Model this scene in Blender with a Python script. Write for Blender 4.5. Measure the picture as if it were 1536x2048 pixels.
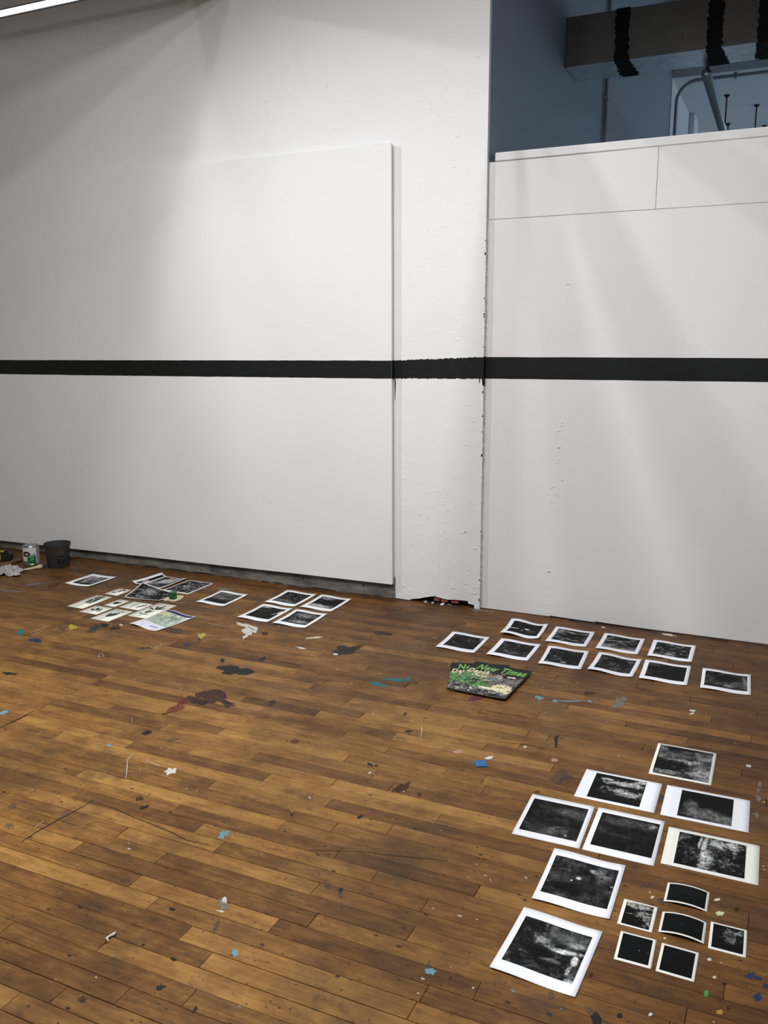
import bpy, bmesh, math, random
import numpy as np
from mathutils import Matrix, Vector

random.seed(7)
for o in list(bpy.data.objects):
    bpy.data.objects.remove(o, do_unlink=True)
S = bpy.context.scene
COL = S.collection

# ------------------------------------------------------------------ camera
F, PITCH, ROLL, YAW, H = 1739.27, .195318, -.0040798, .434617, 1.5   # focal length in pixels of a 1536x2048 frame
cp, sp, cy, sy = math.cos(PITCH), math.sin(PITCH), math.cos(YAW), math.sin(YAW)
FW = np.array([-sy*cp, cy*cp, -sp]); RT = np.array([cy, sy, 0]); UP = np.cross(RT, FW)
R2 = math.cos(ROLL)*RT + math.sin(ROLL)*UP
U2 = -math.sin(ROLL)*RT + math.cos(ROLL)*UP
CAM = np.array([0, 0, H])
cd = bpy.data.cameras.new('camera'); co = bpy.data.objects.new('camera', cd); COL.objects.link(co)
cd.sensor_fit = 'VERTICAL'; cd.sensor_height = 36; cd.sensor_width = 27; cd.lens = F*36/2048
cd.clip_start = .05; cd.clip_end = 200
mw = Matrix.Identity(4)
for i in range(3):
    mw[i][0] = R2[i]; mw[i][1] = U2[i]; mw[i][2] = -FW[i]; mw[i][3] = CAM[i]
co.matrix_world = mw
S.camera = co

def ray(x, y): return R2*(x-768)/F - U2*(y-1024)/F + FW
def pz(x, y, z=0.):
    d = ray(x, y); return CAM + d*((z-H)/d[2])
def py(x, y, Y):
    d = ray(x, y); return CAM + d*(Y/d[1])

# ------------------------------------------------------------------ world, exposure
W = bpy.data.worlds.new('world'); S.world = W; W.use_nodes = True
W.node_tree.nodes['Background'].inputs[0].default_value = (.55, .65, .8, 1)
W.node_tree.nodes['Background'].inputs[1].default_value = .03
S.view_settings.view_transform = 'Standard'; S.view_settings.look = 'None'
S.view_settings.exposure = -.24; S.view_settings.gamma = 1.0
S.view_settings.use_curve_mapping = False

# key sizes of the place (metres)
YW = 4.515      # face of the left wall / pillar
YR = 4.540      # face of the right wall
YP = 4.480      # face of the boards on the left wall
XE = -1.503     # end of the left wall, where the opening starts
ZC = 4.35       # ceiling of the room
LAMP_Z = 3.75
# x, power, width of the lamps that hang at right angles to the wall
LAMPS = [(.75, 32), (-1.37, 56), (-1.53, 50), (-1.73, 46), (-2.38, 36), (-2.90, 33), (-3.36, 26)]
SPOT = (-5.05, 2.15, 3.95, 330)      # track spot aimed along the wall, and its power

# ------------------------------------------------------------------ materials
MATS = {}
def nodes(name):
    m = bpy.data.materials.new(name); m.use_nodes = True
    nt = m.node_tree; b = nt.nodes['Principled BSDF']
    MATS[name] = m
    return m, nt, b
def N(nt, t, **kw):
    n = nt.nodes.new(t)
    for k, v in kw.items(): setattr(n, k, v)
    return n
def mix(nt, fac, a, b, mode='MIX'):
    n = N(nt, 'ShaderNodeMix', data_type='RGBA', blend_type=mode)
    for sock, v in ((n.inputs[0], fac), (n.inputs[6], a), (n.inputs[7], b)):
        if hasattr(v, 'is_output'): nt.links.new(v, sock)
        elif isinstance(v, (tuple, list)): sock.default_value = (*v[:3], 1)
        else: sock.default_value = v
    return n.outputs[2]
def math_(nt, op, a, b=None, c=None):
    n = N(nt, 'ShaderNodeMath', operation=op)
    for s, v in zip(n.inputs, (a, b, c)):
        if v is None: continue
        if hasattr(v, 'is_output'): nt.links.new(v, s)
        else: s.default_value = v
    return n.outputs[0]
def ramp(nt, src, stops):
    n = N(nt, 'ShaderNodeValToRGB'); e = n.color_ramp.elements
    while len(e) < len(stops): e.new(.5)
    for el, (p, c) in zip(e, stops):
        el.position = p; el.color = (*c, 1) if isinstance(c, (tuple, list)) else (c, c, c, 1)
    nt.links.new(src, n.inputs[0]); return n.outputs[0]
def noise(nt, vec, scale, detail=4, rough=.55, dist=0.):
    n = N(nt, 'ShaderNodeTexNoise'); n.inputs['Scale'].default_value = scale
    n.inputs['Detail'].default_value = detail; n.inputs['Roughness'].default_value = rough
    n.inputs['Distortion'].default_value = dist
    if vec is not None: nt.links.new(vec, n.inputs['Vector'])
    return n.outputs[0]
def mapping(nt, vec, scale=(1, 1, 1), loc=(0, 0, 0)):
    n = N(nt, 'ShaderNodeMapping'); n.inputs['Scale'].default_value = scale; n.inputs['Location'].default_value = loc
    nt.links.new(vec, n.inputs[0]); return n.outputs[0]
def bump(nt, b, h, strength=.3, dist=.01):
    n = N(nt, 'ShaderNodeBump'); n.inputs['Strength'].default_value = strength; n.inputs['Distance'].default_value = dist
    nt.links.new(h, n.inputs['Height']); nt.links.new(n.outputs[0], b.inputs['Normal'])
def pos(nt): return N(nt, 'ShaderNodeNewGeometry').outputs['Position']

def simple(name, col, rough=.5, metal=0., emit=None, spec=.5):
    m, nt, b = nodes(name)
    b.inputs['Base Color'].default_value = (*col, 1); b.inputs['Roughness'].default_value = rough
    b.inputs['Metallic'].default_value = metal; b.inputs['Specular IOR Level'].default_value = spec
    if emit:
        b.inputs['Emission Color'].default_value = (*col, 1); b.inputs['Emission Strength'].default_value = emit
    return m
def grainy(name, c1, c2, scale=30, rough=.6, metal=0., bmp=0., stretch=(1, 1, 1), lo=.35, hi=.65, bd=.004):
    m, nt, b = nodes(name)
    v = mapping(nt, pos(nt), stretch); n = noise(nt, v, scale, 5)
    nt.links.new(ramp(nt, n, [(lo, c1), (hi, c2)]), b.inputs['Base Color'])
    b.inputs['Roughness'].default_value = rough; b.inputs['Metallic'].default_value = metal
    if bmp: bump(nt, b, n, bmp, bd)
    return m

def wall_paint(name, col, lump=.25, fine=.15, bs=.5, bd=.008):
    m, nt, b = nodes(name)
    p = pos(nt)
    n1 = noise(nt, p, 1.3, 3); n2 = noise(nt, p, 9, 5, .6); n3 = noise(nt, p, 70, 3)
    c = mix(nt, ramp(nt, n1, [(.3, 0.), (.7, 1.)]), col, [x*.965 for x in col])
    sp_ = ramp(nt, noise(nt, p, 26, 2), [(.24, 1.), (.27, 0.)])
    c = mix(nt, math_(nt, 'MULTIPLY', sp_, .22), c, (.45, .43, .40))
    nt.links.new(c, b.inputs['Base Color']); b.inputs['Roughness'].default_value = .55
    b.inputs['Specular IOR Level'].default_value = .3
    h = math_(nt, 'ADD', math_(nt, 'MULTIPLY', n2, lump), math_(nt, 'MULTIPLY', n3, fine))
    bump(nt, b, h, bs, bd)
    return m
wall_paint('plaster', (.80, .795, .785), .6, .25, .55, .011)
wall_paint('board_paint', (.80, .79, .78), .08, .10)
wall_paint('drywall_paint', (.79, .78, .78), .14, .10)
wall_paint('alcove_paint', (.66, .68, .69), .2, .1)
wall_paint('alcove_blue', (.25, .285, .325), .2, .1)  # cool dimness of the side wall put into its paint colour
simple('ceiling_paint', (.45, .45, .45), .8)
grainy('plinth', (.08, .070, .058), (.21, .19, .165), 7, .8, bmp=.4, stretch=(1, 1, 3))
grainy('concrete', (.5, .51, .52), (.62, .63, .64), 4, .7)
simple('dark_cavity', (.012, .011, .010), .9)
grainy('brick', (.20, .05, .035), (.33, .10, .07), 40, .9, bmp=.4)
grainy('black_paint', (.0045, .0055, .0055), (.007, .0085, .0085), 25, .6, bmp=.1)
MATS['black_paint'].node_tree.nodes['Principled BSDF'].inputs['Specular IOR Level'].default_value = .25
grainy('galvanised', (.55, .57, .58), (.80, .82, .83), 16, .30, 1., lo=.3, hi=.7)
grainy('galvanised_side', (.058, .053, .050), (.080, .075, .070), 6, .5, .4, lo=.3, hi=.7)  # darker copy of galvanised: the duct front's dark reflection put into the colour
grainy('tar', (.003, .003, .003), (.007, .007, .007), 60, .8, bmp=.6)
MATS['tar'].node_tree.nodes['Principled BSDF'].inputs['Specular IOR Level'].default_value = .15
grainy('zinc_pipe', (.30, .33, .33), (.50, .54, .54), 60, .35, .9)
simple('grey_conduit', (.30, .32, .34), .5)
simple('black_steel', (.012, .012, .013), .5, .5)
simple('housing', (.02, .022, .026), .5)
simple('steel_joist', (.30, .30, .30), .7)
simple('diffuser', (1, .99, .97), .5, emit=2.2)
simple('tube_glow', (1, .985, .955), .5, emit=6)
simple('window_glow', (.55, .74, 1), .5, emit=1.6)
simple('window_frame', (.25, .26, .27), .6)
simple('underlay', (.020, .012, .007), .9)
simple('screw', (.05, .05, .05), .4, .7)

# floor boards: the tone of each board comes with the board, grain and dirt from position
m, nt, b = nodes('boards')
p = pos(nt)
at = N(nt, 'ShaderNodeAttribute', attribute_name='tone'); tone = at.outputs['Fac']
vsh = N(nt, 'ShaderNodeVectorMath', operation='ADD')
cmb = N(nt, 'ShaderNodeCombineXYZ'); nt.links.new(math_(nt, 'MULTIPLY', tone, 37.), cmb.inputs[0]); nt.links.new(math_(nt, 'MULTIPLY', tone, 91.), cmb.inputs[2])
nt.links.new(p, vsh.inputs[0]); nt.links.new(cmb.outputs[0], vsh.inputs[1]); pv = vsh.outputs[0]
g1 = noise(nt, mapping(nt, pv, (2.2, 26, 3)), 3.0, 6, .62, .6)
g2 = noise(nt, mapping(nt, pv, (3, 120, 3)), 3.0, 3, .6)
blotch = noise(nt, mapping(nt, pv, (1, 1.8, 1)), 9, 7, .68)
fac = math_(nt, 'ADD', tone, math_(nt, 'MULTIPLY', math_(nt, 'SUBTRACT', g1, .5), .75))
fac = math_(nt, 'ADD', fac, math_(nt, 'MULTIPLY', math_(nt, 'SUBTRACT', g2, .5), .22))
fac = math_(nt, 'ADD', fac, math_(nt, 'MULTIPLY', math_(nt, 'SUBTRACT', blotch, .5), 1.05))
c = ramp(nt, fac, [(0., (.050, .021, .0070)), (.35, (.145, .065, .0175)), (.6, (.24, .116, .030)), (1., (.40, .215, .058))])
sx_ = N(nt, 'ShaderNodeSeparateXYZ'); nt.links.new(p, sx_.inputs[0])
wob = math_(nt, 'MULTIPLY', math_(nt, 'SUBTRACT', noise(nt, p, 1.1, 4, .6), .5), 1.3)
ex = math_(nt, 'DIVIDE', math_(nt, 'ADD', sx_.outputs[0], 1.15), 1.3); ey = math_(nt, 'DIVIDE', math_(nt, 'SUBTRACT', sx_.outputs[1], 2.7), 1.7)
edge = math_(nt, 'ADD', math_(nt, 'MAXIMUM', ex, ey), wob)
c = mix(nt, ramp(nt, edge, [(.0, 0.), (1., 1.)]), c, mix(nt, 1., c, (.52, .45, .42), 'MULTIPLY'))      # unworn darker finish along the walls, worn gold in the middle
grime = noise(nt, p, 1.7, 5, .62)
c = mix(nt, math_(nt, 'MULTIPLY', ramp(nt, grime, [(.50, 0.), (.72, 1.)]), .62), c, (.042, .027, .016))
grime2 = noise(nt, mapping(nt, p, (1, 1, 1), (7, 3, 1)), 5.2, 5, .66)
c = mix(nt, math_(nt, 'MULTIPLY', ramp(nt, grime2, [(.55, 0.), (.72, 1.)]), .55), c, (.038, .026, .018))
scr = noise(nt, mapping(nt, p, (5, 70, 1), (0, 2, 0)), 4, 5, .7, 1.2)
c = mix(nt, math_(nt, 'MULTIPLY', ramp(nt, scr, [(.60, 0.), (.70, 1.)]), .55), c, (.030, .018, .011))
scr2 = noise(nt, mapping(nt, p, (40, 14, 1), (4, 2, 0)), 3, 4, .7, 2.)
c = mix(nt, math_(nt, 'MULTIPLY', ramp(nt, scr2, [(.66, 0.), (.72, 1.)]), .4), c, (.35, .20, .075))
grime3 = noise(nt, mapping(nt, p, (1, 1.4, 1), (9, 1, 1)), 24, 6, .7)
c = mix(nt, math_(nt, 'MULTIPLY', ramp(nt, grime3, [(.57, 0.), (.70, 1.)]), .5), c, (.030, .019, .012))
def specks(scale, thr, loc, gate):
    v = N(nt, 'ShaderNodeTexVoronoi'); v.inputs['Scale'].default_value = scale
    nt.links.new(mapping(nt, p, (1, 1.5, 0), loc), v.inputs['Vector'])
    wob = math_(nt, 'ADD', v.outputs['Distance'], math_(nt, 'MULTIPLY', math_(nt, 'SUBTRACT', noise(nt, p, 90, 3), .5), .22))
    on = ramp(nt, wob, [(thr*.7, 1.), (thr, 0.)])
    s_ = N(nt, 'ShaderNodeSeparateColor'); nt.links.new(v.outputs['Color'], s_.inputs[0])
    return math_(nt, 'MULTIPLY', on, math_(nt, 'GREATER_THAN', s_.outputs[0], gate)), s_.outputs[1]
k1, _ = specks(13, .10, (0, 0, 0), .55)
c = mix(nt, math_(nt, 'MULTIPLY', k1, .85), c, (.012, .008, .007))
k1b, _ = specks(38, .16, (5, 5, 0), .50)
c = mix(nt, math_(nt, 'MULTIPLY', k1b, .75), c, (.018, .011, .008))
k2, h2 = specks(9, .045, (3, 1, 0), .66)
c = mix(nt, math_(nt, 'MULTIPLY', k2, .8), c, (.50, .47, .42))
k3, h3 = specks(25, .085, (1, 8, 0), .86)
c = mix(nt, math_(nt, 'MULTIPLY', k3, .8), c, (.55, .50, .44))
nt.links.new(c, b.inputs['Base Color'])
nt.links.new(ramp(nt, grime2, [(.3, .40), (.7, .62)]), b.inputs['Roughness'])
b.inputs['Specular IOR Level'].default_value = .22
bump(nt, b, math_(nt, 'ADD', g1, math_(nt, 'MULTIPLY', grime2, .6)), .12, .004)

# printed colour carried by the sheets themselves
def vcol(name, rough, spec=.4, nscale=0, namp=0.):
    m, nt, b = nodes(name)
    a = N(nt, 'ShaderNodeAttribute', attribute_name='ink')
    c = a.outputs['Color']
    if nscale:
        n = noise(nt, pos(nt), nscale, 4, .65)
        c = mix(nt, 1., c, ramp(nt, n, [(.25, 1-namp), (.75, 1+namp)]), 'MULTIPLY')
    nt.links.new(c, b.inputs['Base Color'])
    b.inputs['Roughness'].default_value = rough; b.inputs['Specular IOR Level'].default_value = spec
vcol('ink', .6, .10, 420, .6)
vcol('cover', .5, .12)
simple('paper_cool', (.80, .81, .86), .6)
simple('paper_white', (.80, .82, .81), .6)
simple('paper_warm', (.80, .795, .74), .6)
simple('card_cream', (.80, .80, .70), .7)
simple('kraft', (.56, .50, .33), .8)
simple('leaf_dark', (.020, .035, .014), .6)
simple('leaf_green', (.030, .055, .016), .6)
simple('leaf_red', (.05, .018, .016), .6)
simple('green_glass', (.012, .075, .020), .3)
simple('green_lid', (.03, .11, .035), .4)
simple('pulp', (.42, .38, .30), .8)
simple('cover_black', (.010, .009, .009), .5, spec=.12)
simple('title_green', (.14, .36, .075), .5)
simple('title_cream', (.66, .57, .38), .5)
simple('bucket_grey', (.036, .037, .038), .55, spec=.25)
simple('bucket_print', (.004, .004, .004), .7, spec=.1)
simple('bucket_orange', (.055, .026, .014), .6)
simple('tin', (.42, .42, .42), .3, 1.)
simple('can_bottom', (.05, .055, .05), .5, .6)
simple('rag', (.42, .38, .38), .9)
simple('handle_pale', (.56, .48, .28), .5)
simple('handle_brown', (.17, .085, .035), .5)
simple('ferrule', (.16, .16, .15), .4, .8)
simple('bristle', (.02, .015, .012), .9)
simple('tape_yellow', (.42, .34, .02), .5)
simple('tape_black', (.010, .010, .011), .5)
simple('wrapper_blue', (.012, .12, .34), .45)
simple('chip_white', (.62, .60, .54), .7)
simple('string', (.40, .30, .18), .8)
PAINT = dict(white=(.52, .50, .45), grey=(.21, .20, .18), black=(.010, .010, .010), plum=(.028, .013, .018), blue=(.13, .27, .33), teal=(.02, .13, .14),
             yellow=(.36, .31, .05), navy=(.012, .025, .09), green=(.05, .24, .06), pink=(.44, .22, .19), rust=(.12, .03, .018), brown=(.035, .017, .009),
             slate=(.06, .062, .065), magenta=(.14, .02, .055), cream=(.56, .52, .36), dteal=(.012, .05, .045), ochre=(.36, .21, .04))
for k, v in PAINT.items():
    thin = k in ('slate', 'brown', 'grey', 'rust', 'dteal', 'magenta', 'plum')
    m, nt, b = nodes('floor_paint_'+k)
    b.inputs['Base Color'].default_value = (*v, 1); b.inputs['Roughness'].default_value = .55; b.inputs['Specular IOR Level'].default_value = .25
    n_ = noise(nt, mapping(nt, pos(nt), (1, 1.6, 1)), 120 if thin else 110, 5, .65)
    nt.links.new(ramp(nt, n_, [(.34, .0), (.56, .5 if k == 'slate' else .85)] if thin else [(.32, 0.), (.42, 1.)]), b.inputs['Alpha'])

# ------------------------------------------------------------------ helpers
def link(name, me, mat=None, parent=None, loc=(0, 0, 0), rot=(0, 0, 0)):
    o = bpy.data.objects.new(name, me); COL.objects.link(o)
    o.location = loc; o.rotation_euler = rot
    if parent: o.parent = parent
    if mat is not None and me is not None:
        me.materials.clear(); me.materials.append(MATS[mat] if isinstance(mat, str) else mat)
    return o
def mesh(name, verts, faces, smooth=False):
    me = bpy.data.meshes.new(name); me.from_pydata([tuple(map(float, v)) for v in verts], [], faces); me.update()
    if smooth: me.polygons.foreach_set('use_smooth', [True]*len(me.polygons))
    return me
def box(name, lo, hi, mat, parent=None, **kw):
    (a, b_, c_), (d, e, f_) = lo, hi
    v = [(x, y, z) for z in (c_, f_) for y in (b_, e) for x in (a, d)]
    fs = [(0, 2, 3, 1), (4, 5, 7, 6), (0, 1, 5, 4), (2, 6, 7, 3), (0, 4, 6, 2), (1, 3, 7, 5)]
    return link(name, mesh(name, v, fs), mat, parent, **kw)
def bevel_box(name, lo, hi, mat, parent=None, w=.004, seg=2, **kw):
    bm = bmesh.new(); bmesh.ops.create_cube(bm, size=1)
    for v in bm.verts:
        for i in range(3): v.co[i] = lo[i] + (v.co[i]+.5)*(hi[i]-lo[i])
    bmesh.ops.bevel(bm, geom=list(bm.edges), offset=w, segments=seg, affect='EDGES')
    me = bpy.data.meshes.new(name); bm.to_mesh(me); bm.free()
    return link(name, me, mat, parent, **kw)
def prism(name, poly, axis, lo, hi, mat, parent=None, **kw):
    """poly: outline in the two other axes, extruded along axis between lo and hi"""
    def P(a, b_, t): return {'x': (t, a, b_), 'y': (a, t, b_), 'z': (a, b_, t)}[axis]
    n = len(poly)
    v = [P(a, b_, lo) for a, b_ in poly] + [P(a, b_, hi) for a, b_ in poly]
    fs = [tuple(range(n)), tuple(range(2*n-1, n-1, -1))] + [(i, i+n, (i+1) % n+n, (i+1) % n) for i in range(n)]
    me = mesh(name, v, fs); bm = bmesh.new(); bm.from_mesh(me); bmesh.ops.recalc_face_normals(bm, faces=bm.faces); bm.to_mesh(me); bm.free()
    return link(name, me, mat, parent, **kw)
def tube(name, pts, r, mat, parent=None, seg=10, **kw):
    pts = [Vector(p_) for p_ in pts]; rs = r if isinstance(r, (list, tuple)) else [r]*len(pts)
    v, fs = [], []
    ref = Vector((0, 0, 1))
    d0 = (pts[1]-pts[0]).normalized()
    if abs(d0.dot(ref)) > .9: ref = Vector((1, 0, 0))
    for i, q in enumerate(pts):
        d = (pts[min(i+1, len(pts)-1)]-pts[max(i-1, 0)]).normalized()
        a = d.cross(ref).normalized(); b_ = d.cross(a).normalized()
        for k in range(seg):
            t = 2*math.pi*k/seg
            v.append(q + (a*math.cos(t)+b_*math.sin(t))*rs[i])
    for i in range(len(pts)-1):
        for k in range(seg):
            fs.append((i*seg+k, i*seg+(k+1) % seg, (i+1)*seg+(k+1) % seg, (i+1)*seg+k))
    fs.append(tuple(range(seg-1, -1, -1))); n = len(v); fs.append(tuple(range(n-seg, n)))
    me = mesh(name, v, fs, True); bm = bmesh.new(); bm.from_mesh(me); bmesh.ops.recalc_face_normals(bm, faces=bm.faces); bm.to_mesh(me); bm.free()
    return link(name, me, mat, parent, **kw)
def lathe(name, prof, mat, parent=None, seg=40, **kw):
    v, fs = [], []
    for r, z in prof:
        for k in range(seg):
            t = 2*math.pi*k/seg; v.append((r*math.cos(t), r*math.sin(t), z))
    for i in range(len(prof)-1):
        for k in range(seg):
            fs.append((i*seg+k, i*seg+(k+1) % seg, (i+1)*seg+(k+1) % seg, (i+1)*seg+k))
    me = mesh(name, v, fs); bm = bmesh.new(); bm.from_mesh(me)
    bmesh.ops.remove_doubles(bm, verts=bm.verts, dist=1e-6); bmesh.ops.recalc_face_normals(bm, faces=bm.faces)
    for f_ in bm.faces: f_.smooth = True
    for e in bm.edges:
        if len(e.link_faces) == 2 and e.calc_face_angle() > .6: e.smooth = False
    bm.to_mesh(me); bm.free()
    return link(name, me, mat, parent, **kw)
def thing(name, label, cat, loc=(0, 0, 0), rz=0., group=None):
    o = bpy.data.objects.new(name, None); COL.objects.link(o); o.empty_display_size = .05
    o.location = loc; o.rotation_euler = (0, 0, rz)
    tag(o, label, cat, group); return o
def tag(o, label, cat, group=None):
    o['label'] = label; o['category'] = cat
    if group: o['group'] = group
    return o
def struct(o, label=None):
    o['kind'] = 'structure'
    if label: o['label'] = label
    return o
def text_mesh(txt, size, shear=0., extrude=.0004, align='LEFT', bold=0., space=1.):
    cu = bpy.data.curves.new('lettering', 'FONT'); cu.body = txt; cu.size = size; cu.extrude = extrude; cu.align_x = align; cu.shear = shear
    cu.offset = bold; cu.space_character = space; cu.resolution_u = 3
    o = bpy.data.objects.new('lettering', cu); COL.objects.link(o)
    bpy.context.view_layer.update()
    me = bpy.data.meshes.new_from_object(o.evaluated_get(bpy.context.evaluated_depsgraph_get()))
    bpy.data.objects.remove(o, do_unlink=True); bpy.data.curves.remove(cu)
    return me

# ------------------------------------------------------------------ the room
XL, XR, YB = -7.2, 3.6, -3.4
# left wall with its broken foot: outline in the wall plane, notch traced on the plane
notch_px = [(824, 1202), (838, 1199), (848, 1197), (861, 1195), (870, 1194.4), (880, 1198), (896, 1201.4), (909, 1201.4), (935, 1204), (937, 1209.5), (948, 1212), (956, 1216)]
notch = [(float(q[0]), max(.004, float(q[2]))) for q in (py(x, y, YW) for x, y in notch_px)]
n0, n1 = notch[0][0]-.02, min(notch[-1][0]+.012, XE-.03)
outline = [(XL, 0), (n0, 0)] + [(x, z+.006) for x, z in notch[:-1]] + [(n1, 0), (XE, 0), (XE, ZC), (XL, ZC)]
wall_left = struct(prism('wall_left', outline, 'y', YW, YW+.03, 'plaster'), 'white plastered wall with pillar end and broken plaster foot')
box('hole_lining', (n0-.02, YW+.0301, -.001), (XE-.025, YW+.04, .10), 'dark_cavity', wall_left)
for x0, x1, h in ((869, 880, .030), (883, 897, .024), (903, 918, .020)):
    a, b_ = py(x0, 1203, YW+.02), py(x1, 1203, YW+.02)
    bevel_box('brick', (a[0], YW+.008, .012), (b_[0], YW+.028, .012+h), 'brick', wall_left, .003)
for i in range(14):
    t = random.random(); x = n0+.06 + t*(n1-n0-.06)
    s_ = random.uniform(.004, .011)
    bevel_box('plaster_crumb', (x, YW-.012+random.uniform(-.012, .03), .0005), (x+s_*1.6, YW-.012+s_+random.uniform(.0, .02), .0005+s_*.7), random.choice(['plinth', 'plaster', 'dark_cavity']), wall_left, .0015, 1)

# boards fixed on the wall: 4 ft sheets, bottom edge not quite level
def pbot(x): return .093 + (x+2.029)*(.027/2.49)
PX = [-2.029, -3.248, -4.467, -5.686, -6.905]
bdist = .002
for i in range(4):
    x1, x0 = PX[i]-(.0006 if i else 0), PX[i+1]+.0006
    o = prism('wall_board', [(x0, pbot(x0)), ((x0+x1)/2, pbot((x0+x1)/2)+.002), (x1, pbot(x1)), (x1, 2.527), (x0, 2.527)], 'y', YP+.0012*(i % 2), YP+.019, 'board_paint', wall_left)
    o['label'] = 'white painted wall board'
for x in (-2.05, -3.24, -4.46, -5.68):
    box('batten', (x-.02, YP+.019, .14), (x+.015, YW, 2.50), 'plaster', wall_left)
# thin, slightly darker patch above the boards
q = [py(625, 287, YW), py(628, 281, YW), py(690, 275, YW), py(782, 268, YW), py(783, 287, YW), py(700, 292, YW)]
prism('paint_patch', [(a[0], a[2]) for a in q], 'y', YW-.0008, YW+.001, 'drywall_paint', wall_left)

# dirty plinth under the boards
pl = struct(box('baseboard_left', (XL, YW-.009, 0), (-2.024, YW+.01, .13), 'plinth'), 'dirty grey skirting strip under the white boards')
random.seed(3)
x = -6.0
while x < -2.06:
    w = random.uniform(.05, .22); z = random.uniform(.003, .008)
    prism('foot_gap', [(x, 0), (x+w, 0), (x+w, z*.6), (x+w*.7, z*random.uniform(.6, 1.2)), (x+w*.3, z)], 'y', YW-.0105, YW-.008, 'dark_cavity', pl); x += w*random.uniform(1., 1.3)
for i in range(30):
    x = random.uniform(-4.9, -2.2); z = random.uniform(.02, .10); w = random.uniform(.003, .010)
    prism('dirt_fleck', [(x, z), (x+w, z-w*.4), (x+w*1.4, z+w*.7), (x+w*.3, z+w*1.2)], 'y', YW-.0100, YW-.008, 'dark_cavity', pl)

# right wall: three sheets with seams, and a capping board
wr = struct(box('wall_right', (XE-.001, YR+.006, 0), (XR, YR+.12, 2.397), 'drywall_paint'), 'white half-height partition wall with seams and capping board')
ZK, XK = 2.113, float(py(1313, 380, YR)[0])
g = .0013
prism('wall_sheet', [(XE-.0005, .004), (XR, .010), (XR, ZK-g), (XE-.0005, ZK-g)], 'y', YR, YR+.0065, 'drywall_paint', wr)
prism('wall_sheet', [(XE+.004, ZK+g), (XK-g, ZK+g), (XK-g*.8, 2.397), (XE+.006, 2.392)], 'y', YR-.001, YR+.0065, 'drywall_paint', wr)
prism('wall_sheet', [(XK+g, ZK+g), (XR, ZK+g), (XR, 2.397), (XK+g, 2.397)], 'y', YR, YR+.0065, 'drywall_paint', wr)
bevel_box('capping_board', (XE+.034, YR-.003, 2.3985), (XR, YR+.13, 2.440), 'drywall_paint', wr, .003)
# dark strips painted as gap shadow along the foot and torn skin of the sheet
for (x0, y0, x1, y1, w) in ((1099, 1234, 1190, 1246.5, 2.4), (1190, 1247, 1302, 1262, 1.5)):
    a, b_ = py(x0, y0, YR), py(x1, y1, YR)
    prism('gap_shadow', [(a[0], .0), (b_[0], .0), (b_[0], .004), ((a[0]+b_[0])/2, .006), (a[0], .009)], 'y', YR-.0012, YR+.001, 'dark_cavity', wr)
random.seed(11)
for (x, y0, y1, n) in ((1117, 840, 960, 14), (1108, 960, 1110, 12), (1100, 1120, 1230, 10), (1130, 560, 600, 4)):
    for i in range(n):
        yy = random.uniform(y0, y1); a = py(x+random.uniform(-7, 7), yy, YR); s_ = random.uniform(.002, .006)
        prism('paint_flake', [(a[0]-s_, a[2]), (a[0], a[2]-s_*.7), (a[0]+s_*1.2, a[2]+s_*.2), (a[0]+s_*.2, a[2]+s_*.5)], 'y', YR-.0022, YR, 'drywall_paint', wr)
# lumps and chips on the plastered pillar
for i in range(60):
    x = random.uniform(-1.98, -1.53); z = random.choice([random.uniform(.04, .7), random.uniform(.04, 2.9)]); s_ = random.uniform(.003, .012)
    prism('plaster_chip', [(x-s_, z), (x, z-s_*.35), (x+s_*1.1, z+s_*.1), (x+s_*.3, z+s_*.4)], 'y', YW-.0020, YW+.001, 'plaster', wall_left)
# ragged bead down the pillar's edge
for i in range(70):
    z = random.uniform(.02, 2.12); s_ = random.uniform(.003, .010)
    if 1.22 < z < 1.43: continue
    prism('edge_lump', [(XE-.006, z), (XE+.0028, z+s_*.2), (XE+.0018, z+s_*1.5), (XE-.004, z+s_*2)], 'y', YW-.0015, YW+.012, 'plaster', wall_left)

# the painted stripe: one strip per surface
def stripe(name, x0, zt0, zb0, x1, zt1, zb1, Y, rag, parent, n=60, seed=1):
    rnd = random.Random(seed); top, bot = [], []
    for i in range(n+1):
        t = i/n; x = x0+(x1-x0)*t
        top.append((x, zt0+(zt1-zt0)*t + rnd.uniform(-rag, rag))); bot.append((x, zb0+(zb1-zb0)*t + rnd.uniform(-rag, rag)))
    v = [(x, Y-.0006, z) for x, z in top] + [(x, Y-.0006, z) for x, z in bot] + [(x, Y+.001, z) for x, z in top] + [(x, Y+.001, z) for x, z in bot]
    m_ = n+1; fs = [(i, i+m_, i+m_+1, i+1) for i in range(n)] + [(i, i+1, i+1+2*m_, i+2*m_) for i in range(n)] + [(i+m_, i+3*m_, i+3*m_+1, i+m_+1) for i in range(n)]
    o = link(name, mesh(name, v, fs), 'black_paint', parent); o['label'] = 'matte black painted stripe'; return o
stripe('painted_stripe', -6.905, 1.364, 1.268, -2.0292, 1.387, 1.287, YP, .0007, wall_left, 120, 1)
stripe('painted_stripe', -2.029, 1.386, 1.287, XE, 1.409, 1.293, YW, .0030, wall_left, 110, 2)
stripe('painted_stripe', XE+.001, 1.408, 1.293, XR, 1.409, 1.306, YR, .0006, wr, 60, 3)
box('painted_stripe', (-2.0285, YP, 1.285), (-2.0278, YW, 1.388), 'black_paint', wall_left)
box('painted_stripe', (XE-.0005, YW-.0005, 1.285), (XE+.0008, YR, 1.412), 'black_paint', wall_left)
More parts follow.
